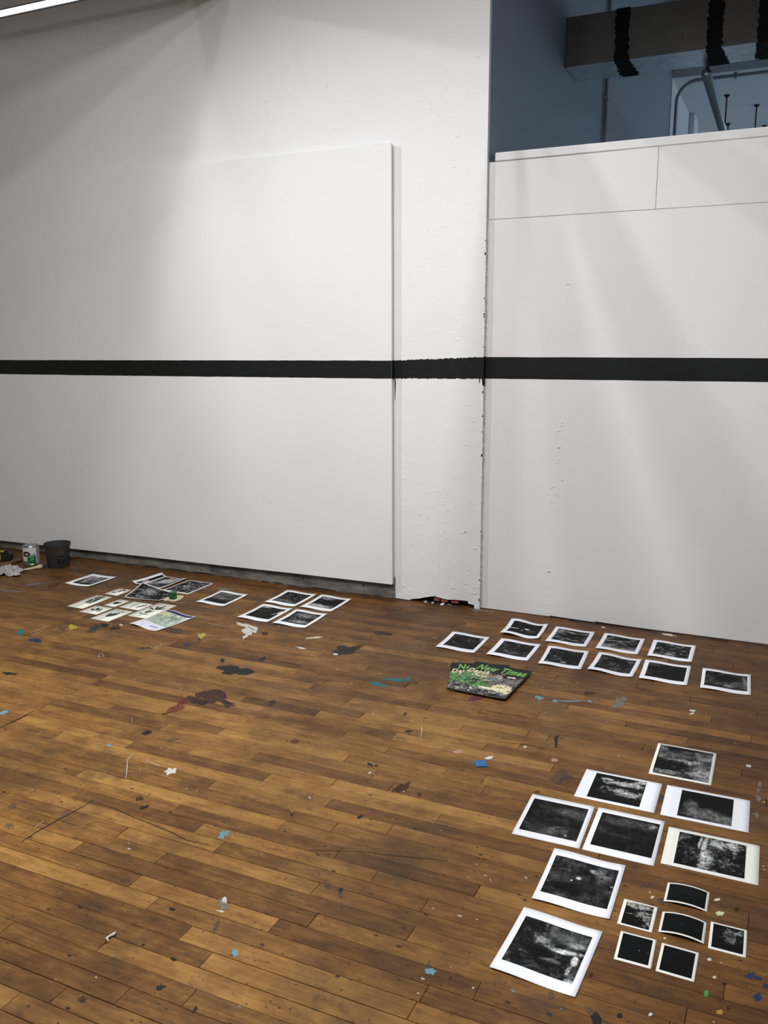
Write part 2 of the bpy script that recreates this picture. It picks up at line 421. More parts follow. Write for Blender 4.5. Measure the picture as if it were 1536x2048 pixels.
def drip(pts, Y, w):
    v = [(x-w_/2, z) for x, z, w_ in pts] + [(x+w_/2, z) for x, z, w_ in reversed(pts)]
    prism('paint_drip', v, 'y', Y-.0009, Y+.0004, 'black_paint', wall_left)
drip([(-2.024, 1.295, .006), (-2.023, 1.25, .007), (-2.024, 1.20, .004), (-2.023, 1.165, .002)], YW, 0)
drip([(-1.525, 1.31, .010), (-1.524, 1.285, .006), (-1.525, 1.270, .003)], YW, 0)
drip([(-1.507, 1.31, .012), (-1.506, 1.275, .008), (-1.505, 1.258, .006)], YW, 0)
box('paint_drip', (XE-.0005, YW-.0006, 1.252), (XE+.001, YR-.002, 1.30), 'black_paint', wall_left)

# shell behind and beside the camera
struct(box('wall_west', (XL-.12, YB, 0), (XL, YW, ZC), 'plaster'))
struct(box('wall_east', (XR, YB, 0), (XR+.12, YR+.12, ZC), 'drywall_paint'))
struct(box('wall_rear', (XL, YB-.12, 0), (XR, YB, ZC), 'plaster'))
ceil = struct(box('ceiling', (XL-.12, YB-.12, ZC), (XR+.12, YW+.03, ZC+.12), 'ceiling_paint'))
# steel joist that meets the wall just above the picture; it throws the fan of shadows
PXJ, PZJ = -3.158, 3.434
for x in (PXJ,):
    prism('ceiling_joist', [(x-.14, PZJ), (x+.14, PZJ), (x+.14, PZJ+.02), (x+.012, PZJ+.03), (x+.012, ZC-.03), (x+.14, ZC-.02), (x+.14, ZC), (x-.14, ZC), (x-.14, ZC-.02), (x-.012, ZC-.03), (x-.012, PZJ+.03), (x-.14, PZJ+.02)], 'y', YB, YW, 'steel_joist', ceil)

# ------------------------------------------------------------------ space beyond the opening
YBM, YFAR, ZB, ZA = 11.15, 19.0, 4.43, 5.3
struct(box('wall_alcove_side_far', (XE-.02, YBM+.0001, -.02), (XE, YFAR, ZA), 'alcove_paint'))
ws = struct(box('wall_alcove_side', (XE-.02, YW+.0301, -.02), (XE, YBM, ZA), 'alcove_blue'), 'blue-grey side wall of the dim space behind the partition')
struct(box('wall_alcove_back', (XE-.2, YFAR, -.02), (9, YFAR+.12, ZA), 'alcove_paint'))
struct(box('wall_alcove_east', (9, YR+.12, -.02), (9.12, YFAR, ZA), 'alcove_paint'))
struct(box('wall_alcove_front', (XR+.12, YR, -.02), (9, YR+.12, ZA), 'alcove_paint'))
struct(box('floor_alcove', (XE-.2, YR+.12, -.14), (9, YFAR, -.02), 'concrete'))
struct(box('ceiling_alcove', (XE-.2, YR+.12, ZA), (9, YBM, ZA+.12), 'alcove_paint'))
struct(box('ceiling_alcove_far', (XE, YBM+.3, ZB+.0), (9, YFAR, ZB+.12), 'alcove_paint'))
struct(box('trim_1', (XE, YBM, ZB), (9, YBM+.3, ZA), 'alcove_paint'), 'pale downstand beam across the dim space')
struct(box('wall_lintel', (XL-.12, YW+.0401, ZC-.3), (XE-.021, YW+.06, ZA), 'alcove_paint'))
# stepped pilasters on the side wall beyond the beam
for y0, d in ((12.9, .07), (15.2, .12)):
    box('pilaster', (XE, y0, -.02), (XE+d, y0+.5, ZB-.001), 'alcove_paint', ws)
# added unseen fill lights shaped as tall windows, right of the far room
def fill_window(name, lo, hi, ax):
    root = box(name, lo, hi, 'window_frame'); struct(root)
    return root
for i, yc in enumerate((8.2, 12.6, 16.0)):
    fr = struct(box('window_%d' % (i+1), (8.93, yc-.9, .8), (8.999, yc+.9, 4.0), 'window_frame'))
    for a in (0, 1):
        for b_ in (0, 1, 2):
            box('pane', (8.915, yc-.85+a*.88, .85+b_*1.04), (8.93, yc-.03+a*.88, 1.83+b_*1.04), 'window_glow', fr)
    L = bpy.data.lights.new('daylight', 'AREA'); L.shape = 'RECTANGLE'; L.size = 3.1; L.size_y = 1.7; L.energy = (5, 14, 220)[i]; L.color = ((.5, .72, 1), (.5, .72, 1), (.68, .83, 1))[i]
    lo_ = bpy.data.objects.new('daylight', L); COL.objects.link(lo_); lo_.location = (8.90, yc, 2.4); lo_.rotation_euler = (0, math.radians(90), 0)

# air duct
DX1, DY0, DZ0, DZ1, DD = 8.9, 6.067, 3.238, 3.540, .355
duct = thing('air_duct', 'rectangular galvanised air duct with black sealed joints above the partition', 'duct', (XE, DY0, DZ0))
def dl(x, y, z): return (x-XE, y-DY0, z-DZ0)
def quadbox(name, lo, hi, mat): return box(name, dl(*lo), dl(*hi), mat, duct)
joints = [XE, -1.14, -.585, -.31, .62, 1.55, 2.5, 4.0, 6.0, DX1]
for i in range(len(joints)-1):
    a, b_ = joints[i]+.001, joints[i+1]-.001
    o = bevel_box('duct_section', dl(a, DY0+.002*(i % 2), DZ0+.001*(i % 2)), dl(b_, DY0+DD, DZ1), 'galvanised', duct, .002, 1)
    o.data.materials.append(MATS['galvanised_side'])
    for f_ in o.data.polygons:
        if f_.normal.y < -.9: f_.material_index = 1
def sealband(xc, w, seed):
    rnd = random.Random(seed); t = .004
    path = [(DY0+DD+t, DZ1+t), (DY0-t, DZ1+t), (DY0-t, DZ0-t), (DY0+DD+t, DZ0-t)]
    pts = []
    for k in range(3):
        (ya, za), (yb, zb_) = path[k], path[k+1]
        for j in range(26): pts.append((ya+(yb-ya)*j/26, za+(zb_-za)*j/26, k))
    pts.append((*path[3], 2))
    v, fs = [], []
    for (y, z, k) in pts:
        flare = .035*max(0, (y-DY0)/DD) if k == 2 else 0
        ny, nz = ((0, t), (t, 0), (0, t))[k]
        a = xc-w/2+rnd.uniform(-.008, .008)-flare*rnd.random(); b_ = xc+w/2+rnd.uniform(-.008, .008)+flare*rnd.random()
        v += [dl(a, y, z), dl(b_, y, z)]
    for i in range(len(pts)-1): fs.append((2*i, 2*i+1, 2*i+3, 2*i+2))
    link('sealant_band', mesh('sealant_band', v, fs), 'tar', duct)
for xc, w, s_ in ((-1.14, .085, 1), (-.585, .088, 2), (-.30, .09, 3), (.62, .09, 4), (1.55, .09, 5)): sealband(xc, w, s_)
for x, z in ((-1.325, 3.44), (-1.325, 3.285), (-.77, 3.455), (-.775, 3.315), (-.10, 3.44)):
    for dz in (0, .018):
        o = lathe('screw', [(0, -.004), (.006, -.003), (.007, 0)], 'screw', duct, 8, loc=dl(x, DY0-.001, z+dz), rot=(math.radians(90), 0, 0))

# conduits on the side wall, pipe along the ceiling, threaded rods
cA = thing('wall_conduit', 'thin grey conduit running straight up the dim side wall', 'conduit', (XE+.022, 7.34, -.02))
tube('pipe', [(0, 0, 0), (0, 0, 5.2)], .016, 'grey_conduit', cA)
for z in (1.2, 3.35, 4.6): box('clip', (-.022, -.035, z), (.018, .035, z+.03), 'grey_conduit', cA)
cB = thing('bent_conduit', 'grey conduit bending from the side wall along the pale beam', 'conduit', (XE+.06, YBM-.04, -.02))
zz = ZB-.06+.02; pts = [(0, 0, 0), (0, 0, zz-.22)]
for k in range(1, 8):
    t = math.pi/2*k/8; pts.append((.22*(1-math.cos(t)), 0, zz-.22+.22*math.sin(t)))
pts += [(.22, 0, zz), (9, 0, zz)]
tube('pipe', pts, .019, 'grey_conduit', cB)
for x in (.6, 1.5, 3): box('clip', (x, -.03, zz-.03), (x+.03, .04, zz+.03), 'grey_conduit', cB)
pp = thing('sprinkler_pipe', 'bright zinc pipe running back from under the air duct', 'pipe', (-.655, DY0+DD, DZ0-.05))
tube('pipe', [(0, -.02, 0), (-.06, 5.0, 0), (-.10, 8.5, 0)], .031, 'zinc_pipe', pp, 14)
tube('hanger_strap', [(0, .02, .03), (0, .02, .048)], .012, 'black_steel', pp, 8)
for (x, y, yb_), lab in zip(((1454, 190, 0), (1513.5, 209.5, 0), (1456.5, 247, 0), (1529, 251, 0)), ('thin black threaded rod hanging beside the zinc pipe', 'black threaded rod with top plate hanging right of the zinc pipe', 'short black rod far behind the zinc pipe', 'small black rod far back at the edge of the opening')):
    q = pz(x, y, ZB)
    r_ = thing('threaded_rod', lab, 'rod', (q[0], q[1], ZB), group='rods hanging from the far ceiling')
    tube('rod', [(0, 0, -.01), (0, 0, -1.3)], .008, 'black_steel', r_, 8)
    lathe('top_plate', [(0, 0), (.034, 0), (.034, -.012), (.012, -.03), (0, -.03)], 'black_steel', r_, 12)

# ------------------------------------------------------------------ lamps of the room

LAMP_LABEL = 'slim ceiling lamp hung at right angles to the white wall'
for i, (x, pw) in enumerate(LAMPS):
    y0, y1 = .75, 2.35
    r_ = thing('ceiling_lamp', LAMP_LABEL, 'lamp', (x, y0, LAMP_Z), group='slim lamps above the picture')
    prism('lamp_housing', [(-.05, .0), (-.035, .05), (.035, .05), (.05, .0)], 'y', 0, y1-y0, 'housing', r_)
    box('lamp_tube', (-.03, .01, -.008), (.03, y1-y0-.01, -.001), 'tube_glow', r_)
    for yy in (.15, y1-y0-.15): tube('hanger_cable', [(0, yy, .05), (0, yy, ZC-LAMP_Z)], .003, 'black_steel', r_, 6)
    L = bpy.data.lights.new('lamp_light', 'AREA'); L.shape = 'RECTANGLE'; L.size = .06; L.size_y = y1-y0; L.energy = pw; L.color = (.965, .985, 1.)
    o = bpy.data.objects.new('lamp_light', L); COL.objects.link(o); o.parent = r_; o.location = (0, (y1-y0)/2, -.012)
# track spot aimed along the wall
sx_, sy_, sz_, spw = SPOT
tgt = Vector((-.95, 4.5, 1.0)); dv = tgt-Vector((sx_, sy_, sz_))
ts = thing('track_spotlight', 'black track spotlight aimed along the wall to the pillar', 'lamp', (sx_, sy_, sz_))
qr = dv.to_track_quat('-Z', 'Y').to_euler()
lathe('spot_head', [(.028, .13), (.045, .12), (.05, .0), (.046, .0), (.042, .10), (0, .105)], 'housing', ts, 24, rot=qr)
tube('spot_arm', [(0, 0, .12), (0, 0, ZC-sz_-.03)], .010, 'housing', ts, 8)
box('track_rail', (-.6, -.018, ZC-sz_-.03), (.6, .018, ZC-sz_-.001), 'housing', ts)
L = bpy.data.lights.new('spot_light', 'SPOT'); L.energy = spw; L.spot_size = math.radians(54); L.spot_blend = 1.; L.shadow_soft_size = .04; L.color = (.965, .985, 1.)
o = bpy.data.objects.new('spot_light', L); COL.objects.link(o); o.parent = ts; o.rotation_euler = qr
# linear lamp seen in the corner of the picture
ll = thing('linear_lamp', 'glowing white linear lamp in a black housing hung along the wall', 'lamp', (-6.2, float(pz(70, 15, 3.45)[1])-.002, 3.45))
box('diffuser', (0, -.026, 0), (2.85, .024, .012), 'diffuser', ll)
prism('housing', [(-.027, .0125), (.0245, .0125), (.0245, -.006), (.034, -.006), (.034, .018), (-.027, .018)], 'x', -.01, 2.86, 'housing', ll)
for x in (.3, 2.6): tube('suspension_cable', [(x, 0, .018), (x, 0, ZC-3.455)], .002, 'black_steel', ll, 6)
# round pipe hung below the lamps (throws the soft bands on the right wall)
hp = thing('hung_pipe', 'grey pipe hung above the floor at right angles to the wall', 'pipe', (-1.39, .4, 3.02))
tube('pipe', [(0, 0, 0), (0, 3.25, 0)], .05, 'grey_conduit', hp, 14)
for yy in (.3, 2.9): tube('hanger_rod', [(0, yy, .045), (0, yy, ZC-3.025)], .004, 'black_steel', hp, 6)

# ------------------------------------------------------------------ the floor
floor = struct(box('floor', (XL, YB, -.05), (XR, YR+.1, -.006), 'underlay'), 'worn brown strip floor spattered with paint')
ROW, Y0 = .06, 1.44
def row_of(y): return int(math.floor((y-Y0)/ROW))
jpx = [(203, 1892), (246, 1990), (21, 2002), (271, 1761), (11, 1857), (412, 1919), (377, 1997), (310, 1802), (823, 2022), (821, 1867), (747, 1754), (629, 1778), (848, 1811),
       (968, 1496), (967, 1580), (1103, 1540), (922, 1457), (1055, 1468), (723, 1432), (854, 1418.5), (772, 1502.5), (691, 1519), (747.5, 1549), (780, 1576), (654, 1610), (667, 1656), (779, 1660), (870, 1645),
       (439, 1464), (381, 1501.6), (532, 1556), (352, 1617), (398, 1655), (562, 1651), (439, 1693), (221, 1416.6), (174, 1506), (156, 1693), (242, 1666), (958, 1972), (1449, 1975), (1100, 1470), (1120, 1560), (650, 1365), (600, 1340), (720, 1370), (840, 1360), (590, 1325), (640, 1348)]
fixed = {}
for x, y in jpx:
    q = pz(x, y); fixed.setdefault(row_of(q[1]), []).append(float(q[0]))
XSEAM = float(np.mean([pz(x, y)[0] for x, y in ((147, 1383), (377, 1272), (512, 1207))]))
rnd = random.Random(42)
planks = []          # x0, x1, row, tone
for r in range(row_of(YB)+1, row_of(YR)+1):
    js = sorted(fixed.get(r, []))
    ya = Y0+r*ROW
    if 2.3 < ya < 4.45: js = sorted([j for j in js if abs(j-XSEAM) > .15] + [XSEAM])
    cuts = [XL] + js + [XR]; out = [XL]
    for a, b_ in zip(cuts[:-1], cuts[1:]):
        n = max(1, round((b_-a)/rnd.uniform(.55, 1.0))); L_ = (b_-a)/n
        for k in range(1, n): out.append(a+k*L_+rnd.uniform(-.25, .25)*L_)
        out.append(b_)
    prev = .5
    for a, b_ in zip(out[:-1], out[1:]):
        t = min(.85, max(.15, rnd.gauss(.48, .115))); planks.append((a, b_, r, t))
rows = {}
for i, pk in enumerate(planks): rows.setdefault(pk[2], []).append(i)
cnt = np.zeros(len(planks))
for y in range(1090, 2048, 5):
    for x in range(2, 1536, 8):
        q = pz(x, y)
        if q[1] > YR: continue
        for i in rows.get(row_of(q[1]), ()):
            if planks[i][0] <= q[0] < planks[i][1]: cnt[i] += 1; break
# boards that stand out in the photograph: pixel on the board -> tone
for x, y, t in ((700, 1905, .18), (650, 1840, .30), (760, 1820, .42), (850, 1915, .28), (480, 1800, .24), (440, 1870, .80), (330, 1770, .75), (230, 1790, .85), (250, 1830, .26), (120, 1770, .22), (640, 1990, .22), (580, 1960, .75), (700, 2010, .62),
                (690, 1610, .22), (340, 1500, .20), (480, 1475, .85), (640, 1600, .82), (640, 1575, .85), (520, 1530, .72), (1010, 1620, .28), (370, 1630, .22), (480, 1660, .25), (560, 1740, .80), (660, 1515, .80), (80, 1930, .20), (330, 1925, .75), (450, 1930, .82), (1000, 1950, .62), (300, 1990, .30), (620, 1760, .78), (700, 1775, .35), (200, 1885, .3)):
    q = pz(x, y)
    for i in rows.get(row_of(q[1]), ()):
        if planks[i][0] <= q[0] < planks[i][1]: planks[i] = (*planks[i][:3], .48+(t-.5)*.62)
big = set(np.argsort(-cnt)[:300].tolist())
V0, F0, T0 = [], [], []
for i, (a, b_, r, t) in enumerate(planks):
    ya = Y0+r*ROW; gx = rnd.uniform(.0003, .0009); gy = rnd.uniform(.0003, .0009); zt = rnd.uniform(-.0005, .0)
    yb = min(ya+ROW, YR+.05); bv = .0009
    v = [(a+gx, ya+gy, -.006), (b_-gx, ya+gy, -.006), (b_-gx, yb-gy, -.006), (a+gx, yb-gy, -.006),
         (a+gx, ya+gy, zt-bv), (b_-gx, ya+gy, zt-bv), (b_-gx, yb-gy, zt-bv), (a+gx, yb-gy, zt-bv),
         (a+gx+bv, ya+gy+bv, zt), (b_-gx-bv, ya+gy+bv, zt), (b_-gx-bv, yb-gy-bv, zt), (a+gx+bv, yb-gy-bv, zt)]
    fs = [(8, 9, 10, 11)] + [(k, (k+1) % 4, (k+1) % 4+4, k+4) for k in range(4)] + [(k+4, (k+1) % 4+4, (k+1) % 4+8, k+8) for k in range(4)]
    if i in big:
        me = mesh('plank', v, fs)
        me.attributes.new('tone', 'FLOAT', 'FACE').data.foreach_set('value', [t]*len(fs))
        link('plank', me, 'boards', floor)
    else:
        n = len(V0); V0 += v; F0 += [tuple(k+n for k in f_) for f_ in fs]; T0 += [t]*len(fs)
me = mesh('plank_field', V0, F0); me.attributes.new('tone', 'FLOAT', 'FACE').data.foreach_set('value', T0)
pf = link('plank_field', me, 'boards', floor); pf['kind'] = 'stuff'; pf['label'] = 'the remaining narrow floor boards'

# paint on the floor: blobs and strokes given in photo pixels, laid flat on the boards
def blob(x, y, rx, ry, col, seed, rot=0., jag=.42, n=34, z=.0004):
    rx *= 1.1; ry *= 1.1
    if rx < 8: n = 13
    rd = random.Random(seed); top = []
    ph = rd.uniform(0, 6); e = [rd.uniform(-jag, jag) for _ in range(n)]
    for k in range(n):
        t = 2*math.pi*k/n; rr = .95+.55*e[k]+.3*(e[k-1]+e[(k+1) % n])+.2*e[k-2]+.14*math.sin(2*t+ph)+.10*math.sin(5*t+2*ph)
        a, b_ = rx*rr*math.cos(t), ry*rr*math.sin(t)
        xx = x+a*math.cos(rot)-b_*math.sin(rot); yy = y+a*math.sin(rot)+b_*math.cos(rot)
        top.append(pz(xx, yy, z))
    c0 = pz(x, y, z+.0003); v = [c0]+top+[(q[0], q[1], -.0008) for q in top]
    fs = [(0, (k+1) % n+1, k+1) for k in range(n)] + [(k+1, (k+1) % n+1, (k+1) % n+1+n, k+1+n) for k in range(n)]
    me = mesh('paint_spot', v, fs); bm = bmesh.new(); bm.from_mesh(me); bmesh.ops.recalc_face_normals(bm, faces=bm.faces); bm.to_mesh(me); bm.free()
    link('paint_spot', me, 'floor_paint_'+col, floor)
def stroke(pts, w, col, z=.0005):
    pts = [pz(x, y, z)[:2] for x, y in pts]; L_, R_ = [], []
    for i, q in enumerate(pts):
        d = pts[min(i+1, len(pts)-1)]-pts[max(i-1, 0)]; d = d/np.linalg.norm(d); nn = np.array([-d[1], d[0]])
        ww = w*(.35 if i in (0, len(pts)-1) else 1)
        L_.append(q+nn*ww/2); R_.append(q-nn*ww/2)
    o = L_+R_[::-1]; n = len(o)
    v = [(*q, z) for q in o]+[(*q, -.0008) for q in o]
    m_ = len(pts); fs = [(i, i+1, n-2-i, n-1-i) for i in range(m_-1)] + [(k, (k+1) % n, (k+1) % n+n, k+n) for k in range(n)]
    me = mesh('paint_stroke', v, fs); bm = bmesh.new(); bm.from_mesh(me); bmesh.ops.recalc_face_normals(bm, faces=bm.faces); bm.to_mesh(me); bm.free()
    link('paint_stroke', me, 'floor_paint_'+col, floor)
BL = [(470, 1341, 30, 9, 'black'), (425, 1393, 34, 12, 'plum', .28), (395, 1400, 18, 8, 'plum', .2), (455, 1408, 15, 5, 'plum', .1), (350, 1418, 17, 6, 'rust', -.3), (366, 1405, 10, 4, 'rust', -.5), (330, 1427, 9, 1.6, 'brown', -.2),
      (293, 1465, 8, 4.5, 'black', -.2), (345, 1480, 9, 4, 'slate', -.2), (342, 1542, 10, 5.5, 'white', -.25), (341, 1542.3, 6.5, 3, 'grey', -.25), (218, 1490, 6, 2.6, 'blue'), (445, 1670, 9, 5.5, 'blue', -.4), (452, 1665, 6, 3, 'blue', -.6),
      (861, 1943, 9, 6, 'blue', .2), (859, 1932, 6, 6, 'slate', 0), (470, 1906, 7, 5.5, 'blue', -.2), (464, 1911, 5, 4, 'slate'), (25, 1613, 10, 4, 'slate', -.35), (18, 1651, 8, 4, 'slate', -.2), (278, 1597, 7.5, 4.5, 'brown'), (288, 1614, 8, 3, 'black', -.4),
      (41, 1264, 6, 5, 'teal'), (70, 1281, 14, 4, 'navy', 0), (124, 1259, 8, 5, 'slate'), (145, 1254, 9, 4, 'yellow', -.2), (188, 1257, 13, 6, 'dteal', -.3), (210, 1250, 8, 4, 'black', -.2), (243, 1250, 4, 2, 'white'), (230, 1255, 10, 4, 'brown'), (137, 1219, 8, 4.5, 'slate', .2), (20, 1347, 14, 2.6, 'black', .05), (8, 1424, 7, 3, 'blue', -.2),
      (402, 1271, 8, 4, 'yellow', -.1), (399, 1279, 6, 3, 'slate'), (350, 1262, 16, 5, 'slate', .2), (500, 1260, 13, 8, 'white', .2), (503, 1258, 8, 5, 'grey', .2), (490, 1250, 17, 3, 'white', .25), (492, 1271, 10, 2.6, 'white', -.75), (445, 1322, 5, 3, 'black'), (530, 1267, 7, 4, 'brown'), (525, 1318, 8, 3, 'black', -.15), (373, 1290, 5, 2.4, 'navy'), (290, 1296, 12, 2, 'dteal'),
      (690, 1300, 26, 6, 'black', -.12), (705, 1297, 18, 4, 'brown', -.3), (675, 1306, 12, 3, 'black'), (765, 1267, 16, 3, 'brown', .12), (630, 1275, 17, 1.6, 'white', -.1), (603, 1296, 10, 1.3, 'white', .2), (672, 1307.5, 6, 2, 'white', .1), (757, 1368.5, 18, 3, 'teal', .1), (790, 1359, 20, 2.4, 'teal', .05), (815, 1358, 4, 4, 'teal'),
      (546, 1403, 7, 3, 'plum'), (541, 1410, 5.5, 2.2, 'plum'), (810, 1428, 4.5, 3, 'brown'), (816, 1463, 8, 2.8, 'brown', .05), (589, 1483, 8, 5, 'rust', 0), (742, 1529, 6, 3, 'black', .3), (753, 1531, 3, 2, 'black'), (583, 1630, 2.6, 2.6, 'black'), (739, 1545, 3.6, 1.8, 'white'), (619, 1595, 2.2, 1.8, 'white'), (680, 1788, 4, 11, 'slate', -.3), (684, 1811, 1.8, 8, 'slate', -.1), (656, 1771, 5, 6, 'slate', .2), (682, 1780, 4, 4, 'black'),
      (803, 1575, 16, 8, 'brown', -.5), (838, 1590, 4, 4, 'brown'), (720, 1633, 6, 2.6, 'black', -.3), (955, 1395, 19, 5, 'magenta', -.25), (915, 1503, 7, 3.6, 'pink'), (1238, 1404, 12, 8, 'grey', -.4), (1230, 1412, 6, 4, 'grey'), (1248, 1398, 7, 4, 'grey'), (1078, 1395, 8, 3, 'blue'), (1110, 1402, 4, 2.4, 'blue'), (1180, 1402.5, 4, 2.2, 'blue'), (1384, 1421, 6, 3, 'white'), (1384, 1427, 5, 2, 'white'), (1138, 1402, 22, 1.2, 'blue', .02), (1180, 1386, 9, 2.4, 'brown'), (1110, 1520, 5, 3, 'pink'), (1112, 1485, 3.4, 10, 'black', .12), (1113, 1474, 6, 2, 'black', -.6),
      (1498, 1532, 4.5, 3, 'white', .2), (1519, 1569, 4, 5, 'grey'), (1517, 1580, 3, 4, 'grey'), (1517, 1597, 4, 6, 'grey'), (1513, 1630, 3, 6, 'grey'), (1528, 1604, 2.6, 2, 'ochre'), (1120, 1553, 18, 10, 'slate', 0), (445, 1808, 10, 9, 'grey', -.6), (449, 1800, 6, 5, 'white', -.6), (440, 1822, 8, 1.6, 'white', .2), (432, 1858, 3.4, 14, 'slate', .35), (165, 1998, 8, 6, 'brown', -.4), (390, 2020, 7, 3.6, 'black', -.9), (346, 1918, 7, 3.6, 'black', .1), (140, 1911, 4, 2, 'black'), (287, 1889, 2.6, 2, 'black'), (345, 1818, 5, 3, 'black'), (478, 2014, 4, 3.6, 'grey'), (252, 1760, 8, 4, 'slate'), (320, 1975, 8, 5, 'black', -.6),
      (1434, 1799, 5, 3.4, 'cream'), (1440, 1827, 6.5, 4.6, 'cream'), (1429.5, 1954, 3.6, 3, 'cream'), (1329, 1876.5, 3, 2.4, 'cream'), (1305, 1794, 3, 2.2, 'cream'), (1419, 1919, 3.4, 4, 'white'), (1412, 1988, 4.5, 8, 'green', .1), (1502, 1951, 9, 5, 'navy'), (1517, 1957, 6, 4, 'navy'), (1515, 1994, 8, 6, 'navy', .3), (1532, 1972, 6, 5, 'navy'), (1323, 1802, 7, 9, 'slate', .3), (1417, 1785, 6, 2.4, 'grey'), (1440, 2024, 8, 4, 'ochre'), (1240, 2031, 6, 5, 'black'), (1183, 1950, 6, 4, 'brown'), (1301, 2029, 3, 3, 'white'), (1290, 1770, 7, 2.6, 'slate', .6), (1473, 1817, 5, 4, 'brown'), (1103, 1990, 5, 10, 'slate', -.2), (1112, 2014, 22, 4, 'slate', .2), (1180, 2022, 10, 5, 'slate', .7), (1192, 2038, 9, 12, 'black', -.5), (1075, 1584, 5, 2, 'rust'), (1027, 1981, 4, 3, 'grey'),
      (24, 1182, 18, 2, 'grey', .1), (68, 1168, 20, 1.8, 'grey', -.1), (105, 1171, 12, 3, 'rust', -.3), (450, 1178, 14, 2.4, 'grey', .1), (520, 1157, 30, 2.6, 'grey', .09), (560, 1165, 22, 3, 'grey', .12), (600, 1172, 16, 2, 'grey', .12), (1340, 1270, 11, 2, 'white', .1), (1206, 1254.4, 5, 1.2, 'white', .1), (900, 1212.5, 40, 3.2, 'slate', .13), (960, 1220.5, 24, 2.0, 'grey', .12)]
for i, q in enumerate(BL): blob(q[0], q[1], q[2], q[3], q[4], 100+i, q[5] if len(q) > 5 else 0.)
ST = [([(255, 1518), (254, 1535), (252, 1556)], .0030, 'white'), ([(266, 1508), (259, 1513), (255, 1520)], .002, 'white'), ([(291, 1520), (305, 1525), (320, 1532)], .003, 'white'), ([(228, 1553), (250, 1557)], .004, 'black'), ([(258, 1557), (273, 1560)], .005, 'black'),
      ([(188, 1600), (150, 1622), (115, 1640), (75, 1663), (40, 1685)], .005, 'black'), ([(193, 1605), (230, 1617), (262, 1632), (298, 1646), (340, 1663), (372, 1680), (420, 1690)], .005, 'brown'), ([(70, 1655), (88, 1640)], .0022, 'white'), ([(73, 1470), (87, 1462)], .002, 'white'), ([(100, 1453), (109, 1446)], .002, 'ochre'), ([(33, 1409), (45, 1405)], .003, 'white'), ([(137, 1429), (151, 1424)], .002, 'white'),
      ([(265, 1435), (264, 1445)], .0018, 'white'), ([(843, 1452), (844, 1459), (842, 1474)], .003, 'white'), ([(853, 1430), (880, 1425), (900, 1419)], .002, 'grey'), ([(95, 1863), (119, 1852)], .0022, 'grey'), ([(48, 1889), (70, 1878)], .0018, 'grey'), ([(58, 1266), (100, 1251)], .0035, 'white'), ([(62, 1271), (85, 1262)], .003, 'white'), ([(140, 1239), (158, 1234), (177, 1228)], .004, 'pink'), ([(310, 1295), (330, 1287)], .004, 'white'), ([(200, 1306), (196, 1313), (208, 1312), (203, 1306)], .003, 'white'),
      ([(385, 1220), (400, 1228), (410, 1236), (402, 1248)], .003, 'grey'), ([(416, 1246), (450, 1252)], .004, 'white'), ([(440, 1279), (462, 1279)], .003, 'white'), ([(555, 1255), (560, 1250)], .003, 'white'), ([(620, 1700), (720, 1703), (800, 1712), (900, 1722)], .003, 'brown'), ([(960, 1719), (950, 1714), (975, 1719)], .002, 'brown'), ([(0, 1455), (40, 1437), (68, 1421)], .009, 'black'), ([(82, 1416), (96, 1408)], .007, 'black'), ([(968, 1420), (1000, 1426), (1040, 1432)], .005, 'brown'), ([(995, 1483), (1050, 1489), (1090, 1497)], .005, 'brown'),
      ([(1145, 1625), (1143, 1632)], .002, 'white'), ([(982, 1764), (980, 1757)], .003, 'white'), ([(845, 1290), (850, 1295)], .003, 'white'), ([(1239, 1382), (1250, 1380)], .003, 'grey')]
for p_, w, c_ in ST: stroke(p_, w, c_)

# ------------------------------------------------------------------ sheets of paper
_lat = {}
def vnoise(u, v, seed):
    if seed not in _lat: _lat[seed] = np.random.RandomState(seed).rand(64, 64)
    L_ = _lat[seed]; i = np.floor(u).astype(int); j = np.floor(v).astype(int); a = u-i; b_ = v-j
    a = a*a*(3-2*a); b_ = b_*b_*(3-2*b_); g_ = lambda x, y: L_[x % 64, y % 64]
    return (g_(i, j)*(1-a)+g_(i+1, j)*a)*(1-b_)+(g_(i, j+1)*(1-a)+g_(i+1, j+1)*a)*b_
def fbm(u, v, seed, sx=4, sy=4, octs=5, gain=.55):
    t = 0; amp = 1; tot = 0
    for k in range(octs):
        t = t+amp*vnoise(u*sx+k*7.3, v*sy+k*3.1, seed+k); tot += amp; amp *= gain; sx *= 2; sy *= 2
    return t/tot
def ridge(u, v, seed, sx, sy, octs=5):
    t = 0; amp = 1; tot = 0
    for k in range(octs):
        t = t+amp*(1-np.abs(2*vnoise(u*sx+k*5.7, v*sy+k*2.3, seed+k)-1))**2; tot += amp; amp *= .6; sx *= 2.1; sy *= 2.1
    return t/tot
